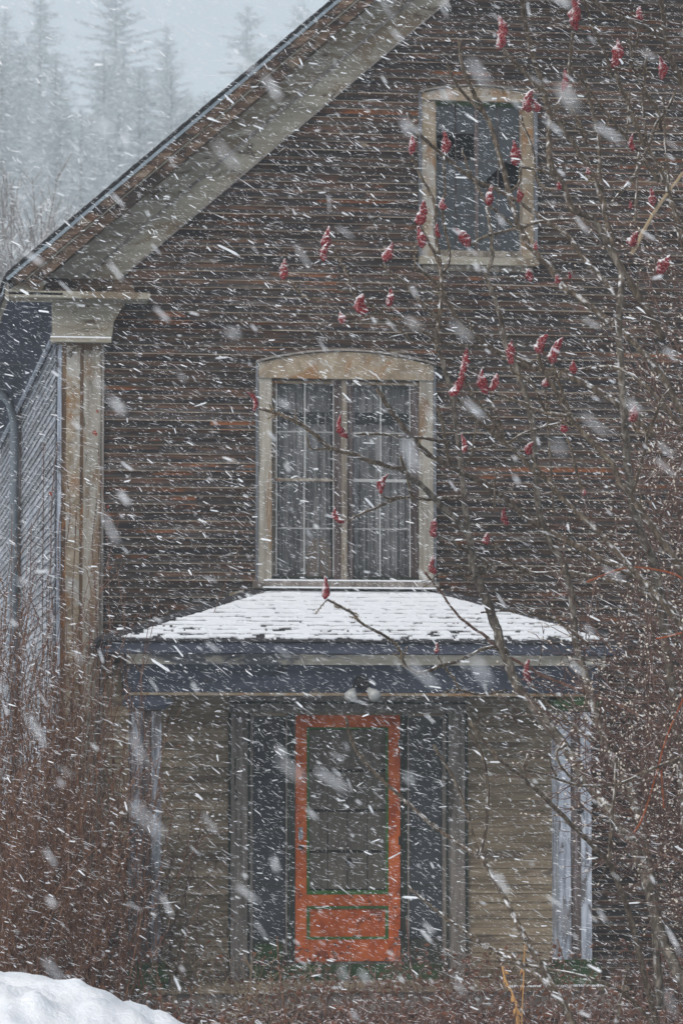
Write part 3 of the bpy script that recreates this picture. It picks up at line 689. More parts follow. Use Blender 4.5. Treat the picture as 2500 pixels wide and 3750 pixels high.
# snow lying on the roof, thin towards the eave so that the shingle butts show
b = MB(); SUB = 5; DX = 0.02; idx = {}
nxs = int((XeR - XeL) / DX); tot = NC * SUB
def keep(i, j):
    x = XeL + (i + .5) * DX; v = (j + .5) / tot
    if x < XeL + (XtL - XeL) * v + .05 or x > XeR + (XtR - XeR) * v - .03: return False
    sub = j % SUB; rowi = j // SUB; up = v
    n_ = noise.noise(Vector((x * 7.5, rowi * 5.3, sub * .35))) + .55 * noise.noise(Vector((x * 22, rowi * 3.1, sub * .9)))
    edge = max(0, 1 - (x - (XeL + (XtL - XeL) * v)) / .35) * .3
    if sub == 0: return n_ < -0.42 + .36 * min(1, up * 1.2) - edge
    if sub == 1: return n_ < -0.06 + .75 * up - edge
    return n_ < 0.2 + 1.1 * up - edge * .8
def vid(i, j):
    if (i, j) not in idx:
        x = XeL + i * DX; v = j / tot; y = EY + (-.022 - EY) * v; z = ze + (zt - ze) * v
        idx[(i, j)] = len(b.v)
        b.v.append((x + rnd(-.006, .006), y + rnd(-.004, .004) - .004, z + .014 + .006 * noise.noise(Vector((x * 9, v * 40, 3))) - .004 * ((j % SUB) / SUB)))
    return idx[(i, j)]
for j in range(tot):
    for i in range(nxs):
        if keep(i, j): b.f.append((vid(i, j), vid(i + 1, j), vid(i + 1, j + 1), vid(i, j + 1))); b.mi.append(0)
o = b.build('roof_snow', M['fresh'], smooth=False); s = o.modifiers.new('thick', 'SOLIDIFY'); s.thickness = 0.01; s.offset = -1
tag(o, 'thin white snow lying over the porch shingles', kind='stuff')
# entablature
cxp = (Xb(487) + Xb(2190)) / 2
BL, BR = Xb(487), Xb(2190)
eav = box('eave_board', M['blue'], porch, XeL + .06, XeR - .06, EY + .02, EY + .06, wz(1335, 2394, EY), ze - .021)
box('eave_board', M['blue'], porch, XeL + .06, XeL + .1, EY + .061, -.025, wz(1335, 2394, EY), ze - .021)
box('eave_board', M['blue'], porch, XeR - .1, XeR - .06, EY + .061, -.025, wz(1335, 2394, EY), ze - .021)
b = MB(); b.box(XeL + .06, XeR - .06, EY + .062, -.025, ze - .06, ze - .045); b.build('porch_soffit', M['blue'], porch)
box('frieze_moulding', M['blue'], porch, BL - .07, BR + .07, PY - .12, PY - .001, Zb(2398), Zb(2382))
box('frieze_strip', M['blue_strip'], porch, BL - .05, BR + .05, PY - .05, PY - .001, Zb(2436), Zb(2399))
bm_ = box('porch_beam', M['blue'], porch, BL, BR, PY, PY + .2, Zb(2538), Zb(2385))
for e in (BL, BR - .2): box('side_beam', M['blue'], porch, e, e + .2, PY + .201, -.025, Zb(2538), Zb(2385))
for xj in (Xb(760), Xb(1640)): box('beam_joint', M['casing_dark'], bm_, xj, xj + .004, PY - .002, PY - .0005, Zb(2537), Zb(2437))
box('corner_board', M['blue'], bm_, BL, BL + .09, PY - .014, PY - .001, Zb(2537), Zb(2437))
box('beam_ledge', M['ochre'], porch, BL - .02, BR + .02, PY - .03, PY + .2, Zb(2549), Zb(2539))
# posts
def post(pa, pb, seed, capm, label, pm='post_pale'):
    xa, xb = wx(pa, 3000, PY), wx(pb, 3000, PY); w_ = xb - xa; z0, z1 = Z_FL + .03, Zb(2602)
    p = box('porch_post', M['post_dark'], porch, xa + .012, xb - .012, PY + .012, PY + w_ - .012, z0, z1); p['label'] = label
    for (u0, u1) in ((0, .36), (.68, 1)):
        box('post_stile', M[pm], p, xa + w_ * u0, xa + w_ * u1, PY - .006, PY + .011, z0 + .01, z1 - .01)
    box('post_stile', M[pm], p, xa - .006, xa + .011, PY + .014, PY + w_ * .4, z0 + .01, z1 - .01)
    box('post_stile', M[pm], p, xa - .006, xa + .011, PY + w_ * .7, PY + w_, z0 + .01, z1 - .01)
    box('post_capital', M[capm], p, xa - .05, xb + .05, PY - .055, PY + w_ + .05, Zb(2585), Zb(2562))
    prism('capital_bracket', M[capm], p, [(xa - .03, Zb(2600)), (xb + .03, Zb(2600)), (xb + .09, Zb(2572)), (xb + .09, Zb(2563)), (xa - .03, Zb(2563))], PY - .03, PY + w_ * .6)
    box('capital_block', M['blue'] if capm == 'blue' else M['green'], p, xa - .02, xb + .02, PY - .02, PY + w_, Zb(2562), Zb(2550))
    box('post_plinth', M['green'], p, xa - .05, xb + .06, PY - .06, PY + w_ + .04, Z_FL + .003, Z_FL + .16)
    box('plinth_cap', M['green'], p, xa - .025, xb + .035, PY - .035, PY + w_ + .02, Z_FL + .161, Z_FL + .21)
post(481, 589, 1, 'blue', 'porch post beside the brown brush, mostly bare', 'post_bare')
post(2046, 2164, 2, 'green', 'porch post behind the twigs, pale flaking paint and green top')
b = MB(); kx, kz = wx(2122, 2965, PY), wz(2122, 2965, PY); b.tube([Vector((kx, PY - .001, kz)), Vector((kx, PY - .02, kz)), Vector((kx, PY - .05, kz - .01))], [.03, .034, .02], 9); b.build('iron_knob', M['black'], porch)
# floor boards and edge
x = BL - .1; first = True
while x < BR + .12:
    bw = rnd(.085, .11); box('floor_board', M['siding_porch'], porch, x, x + bw - .004, PY - .2, -.13, Z_FL - .03, Z_FL + rnd(-.002, .002)); x += bw
box('floor_edge', M['casing'], porch, BL - .08, BR + .1, PY - .16, PY - .12, Z_FL - .2, Z_FL - .031)
b = MB()
for i in range(90):
    x = BL - .1 + (BR - BL + .2) * i / 90; h = .008 + .02 * abs(noise.noise(Vector((x * 4, 0, 9))))
    if noise.noise(Vector((x * 2.2, 4, 2))) + (.35 if x > X(1750) else -.25) > 0: b.box(x, x + (BR - BL + .2) / 90 + .001, PY - .205, PY - .05 - .06 * noise.noise(Vector((x * 3, 5, 1))), Z_FL + .003, Z_FL + h)
tag(b.build('porch_snow', M['fresh']), 'drifted snow along the porch floor edge', kind='stuff')

# floodlight on the beam
fx = wx(1322, 2500, PY); fl = thing('floodlight', 'twin white floodlight on a dark iron mount above the door', 'floodlight', (fx, PY - .02, Zb(2505)))
b = MB(); c0 = Vector((fx, PY - .001, Zb(2500)))
b.tube([c0, c0 + Vector((0, -.03, 0)), c0 + Vector((0, -.05, 0))], [.06, .058, .03], 12); b.build('mount_plate', M['black'], fl, True)
for sx, (ox, oz) in ((-1, (1288, 2540)), (1, (1362, 2538))):
    q = Vector((wx(ox, 2540, PY - .16), PY - .16, wz(ox, oz, PY - .16)))
    b = MB(); b.tube(spline([c0 + Vector((sx * .02, -.04, 0)), c0 + Vector((sx * .06, -.08, -.01)), q + Vector((-sx * .02, .05, .05))], 4), [.012] * 9, 6); b.build('lamp_arm', M['black'], fl, True)
    d = Vector((sx * .35, -.75, -.55)).normalized()
    b = MB(); b.tube([q - d * .06, q - d * .04, q - d * .0, q + d * .045, q + d * .065, q + d * .073], [.016, .023, .04, .052, .043, .012], 14); b.build('flood_lamp', M['lamp_white'], fl, True)
# ------------------------------------------------------------------ sumac trees
# stems read off the photograph view by view; each list runs from tip to foot
A = lambda L: [(1250 + x * .797, y * .797) for x, y in L]
B1 = lambda L: [(x * .797, y * .797) for x, y in L]
C4 = lambda L: [(800 + x * .638, 1150 + y * .638) for x, y in L]
D5 = lambda L: [(1500 + x * .638, 1150 + y * .638) for x, y in L]
E7 = lambda L: [(1250 + x * .797, 2050 + y * .797) for x, y in L]
G8 = lambda L: [(750 + x * .67, 2450 + y * .67) for x, y in L]
H2 = lambda L: [(1600 + x * .574, 2500 + y * .574) for x, y in L]
J6 = lambda L: [(1900 + x * .3827, y * .3827) for x, y in L]
class Tree:
    def __init__(s, label, Y, A_=.45, ph=0.0, base=(2400, 3700)):
        s.Y = Y; s.A = A_; s.ph = ph
        p = at(base[0], base[1], Y); s.root = thing('sumac_tree', label, 'tree', (p.x, Y, 0), 'staghorn sumacs in front of the house')
    def y(s, px, py):                            # the crown leans in and out in depth
        return s.Y + s.A * (math.sin(px / 260 + s.ph) + .8 * math.sin(py / 330 + 1.7 * s.ph))
    def p(s, px, py): return at(px, py, s.y(px, py))
    def stem(s, pts, r0, r1, name='branch', old=False, nubs=True, m=None):
        """r0 at the first point (tip), r1 at the last, in photograph pixels"""
        k = 5; sc = 1.0 / pxm(s.Y)
        P = spline([s.p(*q) for q in pts], k); n = len(P); rad = []; ph = rnd(0, 99)
        for i in range(n):
            t = i / (n - 1); r = 1.12 * (r0 + (r1 - r0) * t) * sc
            r *= 1 + .16 * noise.noise(Vector((i * .9, ph, 0))); rad.append(r)
            jit = sc * min(5, .25 * (r0 + r1) + 1.2)
            if 0 < i < n - 1: P[i] = P[i] + Vector((noise.noise(Vector((i * .6, ph, 3))), noise.noise(Vector((i * .6, ph, 5))), noise.noise(Vector((i * .6, ph, 8))))) * jit
        rad[0] *= 1.15
        b = MB(); b.tube(P, rad, 7 if r1 > 12 else 6)
        if nubs:
            b.cur = 1; side_ = 1
            for i in range(1, n - 1):
                L = (P[i + 1] - P[i]).length; step = max(1, int(L / (sc * 22)))
                for q in range(step):
                    if rad[i] > 11 * sc and random.random() < .7: continue
                    d = (P[i + 1] - P[i]); pt = P[i] + d * (q + rnd(.2, .8)) / step; side_ = -side_
                    a = d.normalized().cross(Vector((0, 1, 0))) * side_ + Vector((0, rnd(-.6, .2), 0)) - d.normalized() * .35
                    b.bud(pt + a.normalized() * rad[i] * .75, a, sc * rnd(4, 7.5), sc * rnd(2.2, 3.4))
        return b.build(name, [m or (M['bark_old'] if old else M['bark']), M['nub']], s.root, True)
    def twiglets(s, pts, n, L=(30, 90), r=2.2):
        """short side shoots from a stem"""
        for _ in range(n):
            i = random.randrange(len(pts) - 1); t = random.random(); q0, q1 = pts[i], pts[i + 1]
            x, y = q0[0] + (q1[0] - q0[0]) * t, q0[1] + (q1[1] - q0[1]) * t
            a = math.atan2(q0[1] - q1[1], q0[0] - q1[0]) + random.choice((-1, 1)) * rnd(.4, 1.1); ln = rnd(*L)
            e = (x + math.cos(a) * ln, y + math.sin(a) * ln - ln * .15); m_ = ((x + e[0]) / 2 + rnd(-8, 8), (y + e[1]) / 2 + rnd(-2, 10))
            s.stem([e, m_, (x, y)], r * .6, r, 'twig')
    def cone(s, bx, by, tx, ty, w_, bend=None):
        sc = 1.0 / pxm(s.Y); p0 = s.p(bx, by); yy = s.y(bx, by); p1 = at(tx, ty, yy + rnd(-.05, .03))
        ax = p1 - p0; L = ax.length; d = ax.normalized(); sd = d.cross(Vector((0, 1, 0))).normalized(); fr = sd.cross(d)
        bend = rnd(-.16, .16) if bend is None else bend; nr, ns = 24, 18; r_ = w_ * sc / 2 * 1.05; b = MB(); ph = rnd(0, 99)
        for i in range(nr):
            t = i / (nr - 1); prof = min(1, (t / .16) ** .6) * min(1, ((1 - t) / .5) ** .62) * (1 - .12 * math.sin(9 * t + ph)); prof = max(.04, prof)
            c_ = p0 + ax * t + sd * (math.sin(math.pi * t * .9) * bend * L)
            for j in range(ns):
                a = 2 * math.pi * j / ns; dr = sd * math.cos(a) + fr * math.sin(a); q = c_ + dr * r_ * prof
                dd = noise.voronoi(q * (1.7 / r_) + Vector((ph, 0, 0)))[0][0]; d2 = noise.noise(q * (.8 / r_) + Vector((0, ph, 0)))
                d3 = noise.voronoi(q * (3.6 / r_) + Vector((0, 0, ph)))[0][0]; lump = .38 - .7 * dd - .35 * d3 + .3 * d2
                b.v.append(tuple(c_ + dr * r_ * prof * (1 + lump) + d * lump * r_ * .3))
        b.f = [(i * ns + j, i * ns + (j + 1) % ns, (i + 1) * ns + (j + 1) % ns, (i + 1) * ns + j) for i in range(nr - 1) for j in range(ns)]
        b.f += [tuple(reversed(range(ns))), tuple(range((nr - 1) * ns, nr * ns))]; b.mi = [0] * len(b.f)
        b.build('seed_head', M['cone'], s.root, True)

# the mottled trunk that leans across the porch roof, and the crown above it
T1 = Tree('large sumac whose mottled trunk leans across the snowy porch roof', -10.0, .35, .4, (2560, 3800))
trunk = C4([(1050, 890), (1110, 940), (1190, 1010), (1260, 1080), (1330, 1150), (1400, 1220), (1440, 1290), (1450, 1380)]) + [(1736, 2094), (1761, 2152), (1790, 2226), (1817, 2300), (1832, 2360), (1848, 2400), (1874, 2468), (1912, 2544), (1958, 2592), (2015, 2668), (2090, 2770), (2145, 2860), (2205, 2938), (2260, 3020), (2310, 3080), (2350, 3170), (2378, 3265), (2405, 3375), (2435, 3465), (2475, 3550), (2515, 3630), (2560, 3800)]
T1.stem(trunk[:9], 8, 15, 'branch', True)
T1.stem(trunk[8:], 16, 20, 'trunk', True, False)
L34 = C4([(235, 540), (320, 565), (400, 595), (480, 640), (560, 700), (640, 765), (760, 800), (860, 840), (960, 870), (1050, 890)]); T1.stem(L34, 4.5, 9)
T1.stem(C4([(505, 700), (530, 770), (640, 775)]), 2.5, 3.5, 'twig'); T1.twiglets(L34, 4, (20, 60))
L33 = C4([(910, 430), (960, 510), (1000, 570), (1060, 650), (1130, 730), (1200, 800), (1310, 860), (1420, 920), (1560, 990)]) + D5([(420, 980), (520, 1040), (600, 1110), (720, 1200), (850, 1280), (980, 1340), (1060, 1390), (1150, 1430), (1290, 1500), (1450, 1640), (1600, 1830)]) + [(2620, 2500), (2680, 3000)]
T1.stem(L33, 7, 15)
T1.stem(C4([(760, 690), (850, 690), (940, 690), (1050, 705), (1200, 715), (1320, 740)]), 3.5, 6)
T1.stem(C4([(740, 1190), (830, 1140), (920, 1105), (1000, 1070), (1090, 1050), (1200, 1065), (1330, 1050), (1400, 1050)]), 3.5, 6)
T1.stem(C4([(935, 1040), (980, 1060), (1050, 1045)]), 2.5, 4, 'twig')
T1.stem(C4([(1040, 810), (1075, 900), (1100, 1020), (1110, 1050)]), 4, 6)
T1.stem(C4([(1255, 520), (1285, 640), (1310, 780), (1325, 850)]), 5, 7)
T1.stem(D5([(170, 1270), (250, 1310), (340, 1370), (430, 1420), (500, 1470)]), 5, 8)
T1.stem(D5([(470, 1300), (515, 1360), (600, 1440), (700, 1490)]), 3.5, 5)
L42 = D5([(165, 1495), (300, 1490), (430, 1490), (600, 1480), (750, 1490), (900, 1480), (1000, 1500), (1100, 1520), (1240, 1550), (1350, 1600), (1500, 1700), (1650, 1900)]); T1.stem(L42, 4.5, 11); T1.twiglets(L42, 6)
T1.stem(D5([(260, 1447), (400, 1455), (500, 1470)]), 3, 4, 'twig')
L44 = C4([(625, 1640), (700, 1680), (770, 1720)]) + E7([(90, 290), (180, 340), (240, 380), (270, 420), (290, 480), (360, 520), (450, 490), (550, 460), (640, 415), (700, 400), (740, 430)]); T1.stem(L44, 4, 7)
T1.twiglets(L44, 7, (15, 45)); T1.stem(C4([(555, 1725), (580, 1690), (622, 1640)]), 1, 2, 'twig')
T1.stem(E7([(440, 440), (470, 490), (510, 540), (545, 600)]), 3, 4.5); T1.stem(E7([(470, 610), (545, 600), (640, 620), (760, 600)]), 3.5, 4.5)
T1.stem(E7([(640, 243), (720, 236), (800, 236), (900, 258), (990, 280), (1060, 330), (1150, 400)]), 3, 6)
T1.stem(E7([(385, 60), (450, 140), (520, 240), (600, 310), (660, 350), (740, 430), (830, 480), (960, 550), (1100, 600), (1300, 680), (1500, 800)]), 3.5, 7, m=M['twig'])
T1.stem(E7([(875, 575), (920, 640), (980, 690), (1040, 740), (1100, 790), (1200, 850), (1300, 950)]), 4, 7)
for c_ in [(205, 560, 150, 450, 34, -.3), (740, 715, 715, 570, 40, .25), (930, 1035, 985, 920, 44, .2), (720, 1200, 680, 1100, 44, .3), (610, 1640, 610, 1500, 44, None), (1240, 1495, 1245, 1385, 44, .2)]:
    (bx, by), (tx, ty) = C4([c_[0:2], c_[2:4]]); T1.cone(bx, by, tx, ty, c_[4] * .638, c_[5])
for c_ in [(140, 1285, 155, 1170, 52), (440, 1325, 445, 1250, 42), (560, 1215, 550, 1105, 38)]:
    (bx, by), (tx, ty) = D5([c_[0:2], c_[2:4]]); T1.cone(bx, by, tx, ty, c_[4] * .638)
for c_ in [(435, 430, 437, 378, 24), (860, 570, 865, 455, 38)]:
    (bx, by), (tx, ty) = E7([c_[0:2], c_[2:4]]); T1.cone(bx, by, tx, ty, c_[4] * .797)

# upright sumac in front of the two windows
T2 = T1
up = [(1583, 1201), (1621, 1329), (1660, 1482), (1685, 1680), (1704, 1877), (1722, 2010), (1736, 2094)]
T2.stem(up, 6, 12, 'branch', True)
L3 = A([(540, 180), (555, 300), (600, 410), (640, 490), (690, 590), (715, 680), (745, 780), (765, 880), (790, 960), (820, 1050), (880, 1150), (960, 1230), (1010, 1310), (1100, 1370), (1200, 1450), (1330, 1560)]) + [(2450, 1420), (2600, 1800), (2700, 2600)]
T2.stem(L3, 6.5, 14)
T2.stem(A([(485, 280), (520, 370), (570, 440), (640, 510)]), 4.5, 6)
L5 = A([(305, 515), (345, 600), (430, 680), (500, 740), (600, 820), (690, 860), (770, 900), (870, 965), (960, 1030), (1040, 1080), (1100, 1170), (1180, 1260), (1300, 1400)]); T2.stem(L5, 6, 9)
L6 = A([(320, 710), (360, 800), (400, 870), (430, 950), (430, 1060), (450, 1200), (460, 1300), (455, 1400)]) + [(1600, 1250)]; T2.stem(L6, 4.5, 8)
T2.stem(A([(470, 712), (475, 870), (465, 920)]), 4, 5); T2.stem(A([(462, 960), (470, 1020), (490, 1120), (495, 1200), (470, 1250)]), 4, 6)
T2.stem(A([(360, 1040), (400, 1110), (430, 1170), (460, 1240)]), 4, 6)
T2.stem(A([(590, 1125), (660, 1085), (730, 1065), (830, 1045), (880, 1025), (980, 1010), (1100, 1010), (1180, 1030), (1250, 1080)]), 5, 6.5)
L10 = A([(190, 1205), (230, 1255), (280, 1290), (330, 1350), (400, 1420), (455, 1480)]); T2.stem(L10, 4, 6)
L11 = A([(330, 1225), (390, 1260), (450, 1320), (490, 1390), (540, 1480), (600, 1560)]) + D5([(300, 80), (400, 150), (520, 230), (640, 290), (800, 330), (1000, 400), (1200, 520), (1400, 700)]); T2.stem(L11, 6, 12); T2.twiglets(L11, 5)
T2.stem(A([(100, 1445), (210, 1445), (300, 1470), (360, 1510), (420, 1560)]) + [(1600, 1290)], 3.5, 5)
T2.stem(A([(0, 1490), (80, 1475), (180, 1465), (270, 1490)]) + D5([(60, 90), (160, 150), (300, 180), (420, 190), (560, 230), (700, 290)]), 3.5, 8)
T2.stem(B1([(1525, 1130), (1568, 1210), (1600, 1270), (1630, 1360), (1760, 1440), (1880, 1560)]), 3.5, 5)
T2.stem(B1([(1325, 1285), (1345, 1310), (1400, 1360), (1500, 1390)]), 2.5, 3.5, 'twig')
L12 = A([(665, 950), (680, 1020), (690, 1110), (690, 1190), (670, 1260), (690, 1340), (730, 1450), (745, 1560)]) + D5([(530, 80), (560, 200), (640, 400), (690, 560), (715, 800), (740, 1100), (800, 1300), (880, 1440), (930, 1650), (950, 1880)]) + E7([(1090, 430), (1130, 570)]) + [(2226, 2758), (2310, 2900), (2380, 3200), (2420, 3700)]; T2.stem(L12, 6, 15, 'branch', True)
T2.stem(A([(555, 680), (580, 770), (620, 850), (660, 920), (700, 960), (770, 1020), (820, 1060)]), 4, 5)
T2.stem(A([(815, 765), (880, 775), (950, 790), (1000, 830), (1040, 900)]), 5, 7); T2.stem(A([(825, 770), (815, 840), (775, 880)]), 4, 5)
T2.stem(A([(820, 530), (850, 610), (880, 690), (885, 760), (900, 830), (960, 880)]), 4.5, 6)
for c_ in [(318, 710, 318, 610, 36), (472, 712, 465, 598, 42), (800, 762, 785, 638, 50), (675, 945, 690, 845, 40), (815, 930, 808, 860, 34), (465, 965, 468, 908, 38), (355, 1035, 378, 915, 52), (372, 1140, 348, 1035, 42),
           (445, 1095, 440, 1020, 24), (585, 1135, 515, 1050, 50), (195, 1200, 235, 1110, 42), (215, 1410, 222, 1318, 36), (95, 1445, 100, 1345, 54), (5, 1490, -10, 1430, 34), (855, 515, 885, 408, 50), (840, 505, 862, 445, 40), (905, 512, 870, 445, 40), (870, 1290, 860, 1230, 36)]:
    (bx, by), (tx, ty) = A([c_[0:2], c_[2:4]]); T2.cone(bx, by, tx, ty, c_[4] * .797)
for c_ in [(1300, 1285, 1310, 1185, 38), (1485, 1200, 1510, 1110, 36), (1490, 1140, 1512, 1035, 38)]:
    (bx, by), (tx, ty) = B1([c_[0:2], c_[2:4]]); T2.cone(bx, by, tx, ty, c_[4] * .797)

# tall stems beside the gable window
T3 = Tree('sumac with thick dark stems rising past the gable', -10.6, .4, 4.1, (2480, 3700))
main = [(2170, 800)] + A([(1200, 1080), (1250, 1180), (1285, 1260)]) + D5([(1195, 30), (1210, 300), (1230, 600), (1245, 800), (1280, 1100), (1330, 1260), (1420, 1500)]) + [(2430, 2300), (2480, 2700), (2520, 3100), (2560, 3800)]
L1 = A([(820, -60), (845, 110), (870, 220), (895, 310), (925, 400), (945, 480), (955, 545), (955, 640), (960, 760), (1000, 820), (1035, 900), (1060, 960), (1150, 1003)]); T3.stem(L1, 7, 13)
T3.stem(main[:5], 10, 11, 'branch', True, False); T3.stem(main[4:], 11, 18, 'trunk', True, False)
T3.stem(A([(740, 230), (800, 290), (890, 385), (930, 440), (950, 500)]), 5, 8)
T3.stem(A([(1065, 140), (1055, 230), (1040, 350), (1010, 450), (975, 510), (955, 545)]), 6, 8)
T3.stem(A([(1105, -40), (1140, 80), (1180, 180), (1205, 230), (1240, 330)]), 5, 6)
L16 = A([(1255, 320), (1280, 400), (1320, 480), (1350, 560), (1380, 640), (1420, 700), (1470, 800), (1500, 880), (1540, 1000), (1600, 1150)]); T3.stem(L16, 6.5, 9); T3.twiglets(L16, 4)
L17 = A([(1150, -10), (1220, 50), (1310, 90), (1400, 130), (1470, 170), (1490, 210), (1510, 270), (1560, 380), (1600, 520), (1640, 800)]); T3.stem(L17, 7, 13)
T3.stem(A([(1465, -30), (1480, 80), (1475, 150)]), 8, 9)
T3.stem(A([(1410, 220), (1390, 330), (1400, 430), (1450, 500), (1470, 600)]), 5, 6)
L21 = A([(1535, 410), (1500, 490), (1450, 560), (1420, 640), (1400, 690), (1360, 780), (1310, 850), (1270, 890)]); T3.stem(L21, 5, 7)
L22 = A([(1105, 310), (1130, 420), (1155, 520), (1175, 600), (1185, 700), (1185, 800), (1195, 880)]); T3.stem(L22, 5, 8)
L23 = A([(985, 545), (1060, 650), (1120, 740), (1160, 820), (1200, 920), (1220, 1030), (1250, 1150), (1280, 1230), (1330, 1310), (1400, 1420), (1480, 1560)]); T3.stem(L23, 7, 14); T3.twiglets(L23, 5)
T3.stem(A([(985, 545), (1040, 570), (1110, 600), (1200, 615), (1330, 630)]), 5, 5)
T3.stem(A([(1235, 500), (1215, 570), (1185, 615)]), 3, 4, 'twig')
T3.stem(A([(1045, 460), (1080, 560), (1120, 640)]), 4, 4)
T3.stem(J6([(1380, 930), (1390, 1150), (1400, 1400), (1420, 1600), (1440, 1850), (1480, 2050), (1540, 2300)]), 4, 6)
T3.stem(J6([(1060, 850), (1050, 1000), (1040, 1150), (1030, 1260)]), 3.5, 4.5)
T3.stem(J6([(1140, 1450), (1130, 1650), (1120, 1900), (1110, 2150)]), 4, 5); T3.stem(J6([(1180, 850), (1190, 1050), (1210, 1280), (1230, 1430)]), 4, 5)
T3.stem(J6([(1150, 270), (1120, 480)]), 4, 4); T3.stem(J6([(1060, 250), (1070, 440), (1090, 560), (1180, 640), (1260, 720)]), 4, 5)
T3.stem(J6([(460, 940), (520, 1080), (600, 1210), (650, 1380)]), 4, 5); T3.stem(J6([(500, 650), (640, 820), (760, 980), (900, 1160), (1020, 1300), (1150, 1460), (1240, 1600), (1340, 1740)]), 4, 6)
T3.stem(J6([(1050, 580), (1130, 730), (1200, 850), (1290, 990)]), 4, 5)
T3.stem(J6([(870, 1960), (960, 1840), (1060, 1760), (1130, 1690)]), 4, 5); T3.stem(J6([(1568, 1650), (1440, 1820), (1340, 1960), (1230, 2130), (1130, 2330), (1080, 2420)]), 5, 7, m=M['nub'])
for c_ in [(725, 225, 712, 65, 54), (1062, 118, 1050, -20, 48), (1078, 138, 1098, 0, 50), (1015, 420, 1020, 312, 34), (1245, 310, 1262, 172, 58), (1470, 365, 1455, 255, 46), (1375, 90, 1375, 25, 36),
           (990, 1300, 985, 1262, 28), (1050, 1275, 1045, 1248, 22), (895, 1150, 898, 1105, 22), (1000, 870, 995, 832, 28), (1135, 800, 1130, 765, 22), (1425, 950, 1420, 860, 36), (1325, 960, 1325, 922, 22), (1325, 1130, 1358, 1060, 52), (1450, 1255, 1510, 1170, 55), (1340, 690, 1342, 610, 28)]:
    (bx, by), (tx, ty) = A([c_[0:2], c_[2:4]]); T3.cone(bx, by, tx, ty, c_[4] * .797)

# middle sumac: the bright pair of heads
T4 = Tree('sumac bearing the largest snow capped heads beside the paired window', -11.2, .35, .9, (2700, 3700))
L26 = D5([(255, 475), (330, 540), (400, 620), (470, 680), (540, 740), (620, 800), (700, 890), (800, 960), (850, 1030), (940, 1120), (1060, 1230), (1200, 1380), (1400, 1600), (1620, 1900)]) + [(2620, 2700), (2700, 3700)]; T4.stem(L26, 5, 12)
T4.stem(D5([(300, 345), (350, 450), (420, 540), (480, 620), (530, 730)]), 4, 5.5)
L28 = D5([(480, 455), (590, 490), (700, 540), (800, 570), (900, 590), (950, 630), (1010, 700), (1100, 790), (1170, 880), (1200, 960), (1260, 1040), (1340, 1150), (1500, 1380), (1640, 1600)]); T4.stem(L28, 5, 13); T4.twiglets(L28, 4)
T4.stem(D5([(455, 465), (490, 560), (520, 640), (545, 740)]), 3.5, 5)
T4.stem(D5([(735, 225), (760, 310), (830, 430), (900, 560), (930, 605)]), 5.5, 7.5); T4.stem(D5([(815, 285), (850, 380), (890, 490), (920, 580)]), 5, 6.5)
T4.stem(D5([(895, 690), (930, 790), (970, 950), (1000, 1050)]), 4, 5.5); T4.stem(D5([(690, 810), (740, 890), (800, 960)]), 3.5, 5)
T4.stem(D5([(330, 780), (440, 765), (560, 740), (640, 690), (760, 650), (860, 625), (940, 620)]), 3.5, 5)
T4.stem(D5([(575, 295), (590, 330), (640, 360), (700, 400), (780, 560)]), 3.5, 5)
T4.stem(D5([(1275, 620), (1300, 670), (1360, 700), (1330, 850), (1300, 960), (1270, 1040)]), 4, 6); T4.stem(D5([(1500, 420), (1440, 500), (1400, 610), (1360, 700)]), 4, 5)
T4.stem(D5([(850, 330), (950, 320), (1080, 300), (1190, 310), (1300, 370), (1420, 480), (1600, 700)]), 3.5, 7); T4.stem(D5([(380, 560), (375, 690), (340, 860)]), 2.5, 3.5, 'twig')
T4.stem(D5([(780, 430), (790, 600), (800, 760), (815, 950), (830, 1150)]), 3, 4); T4.stem(D5([(510, 850), (490, 960), (480, 1150)]), 2, 3, 'twig')
for c_ in [(235, 472, 290, 310, 58, -.15), (300, 345, 325, 190, 50, None), (440, 458, 420, 310, 62, .12), (465, 440, 498, 335, 50, None), (578, 290, 590, 145, 56, None), (735, 228, 795, 112, 64, .12), (812, 285, 888, 130, 58, .1), (945, 340, 940, 262, 44, None),
           (770, 415, 800, 355, 40, None), (885, 682, 885, 598, 46, 0), (680, 808, 715, 735, 54, .2), (310, 795, 290, 690, 38, None), (1275, 618, 1295, 520, 52, None), (1000, 1042, 1000, 1005, 30, None)]:
    (bx, by), (tx, ty) = D5([c_[0:2], c_[2:4]]); T4.cone(bx, by, tx, ty, c_[4] * .638, c_[5])

# bare stems across the door and the right-hand porch wall
T5 = Tree('leafless sumac stems slanting across the orange door', -11.9, .3, 3.0, (2200, 3760))
L51 = G8([(770, 270), (800, 380), (850, 480), (940, 580), (1060, 690), (1200, 820), (1330, 920), (1450, 1000), (1500, 1030)]) + H2([(330, 1190), (430, 1380), (520, 1550), (600, 1700), (700, 1870), (800, 2040), (880, 2200)]); T5.stem(L51, 5, 11)
T5.stem(H2([(200, 305), (270, 420), (310, 560), (325, 720), (310, 950), (275, 1110)]), 4.5, 6.5); T5.stem(H2([(-20, 400), (0, 440), (100, 600), (170, 780), (230, 980), (265, 1095)]), 4, 5.5)
L52 = G8([(1110, 1190), (1200, 1270), (1300, 1350), (1400, 1420), (1500, 1500), (1560, 1560)]) + H2([(330, 1690), (520, 1800), (700, 1920), (800, 2060), (860, 2178), (920, 2330)]); T5.stem(L52, 5, 9)
T5.stem(H2([(170, 1590), (330, 1700), (400, 1770), (600, 1810), (900, 1870), (1150, 1960), (1300, 2090), (1420, 2250)]), 4, 7)
T6 = Tree('slim leafless sumac crossing the pale porch post', -11.5, .3, 5.0, (2430, 3760))
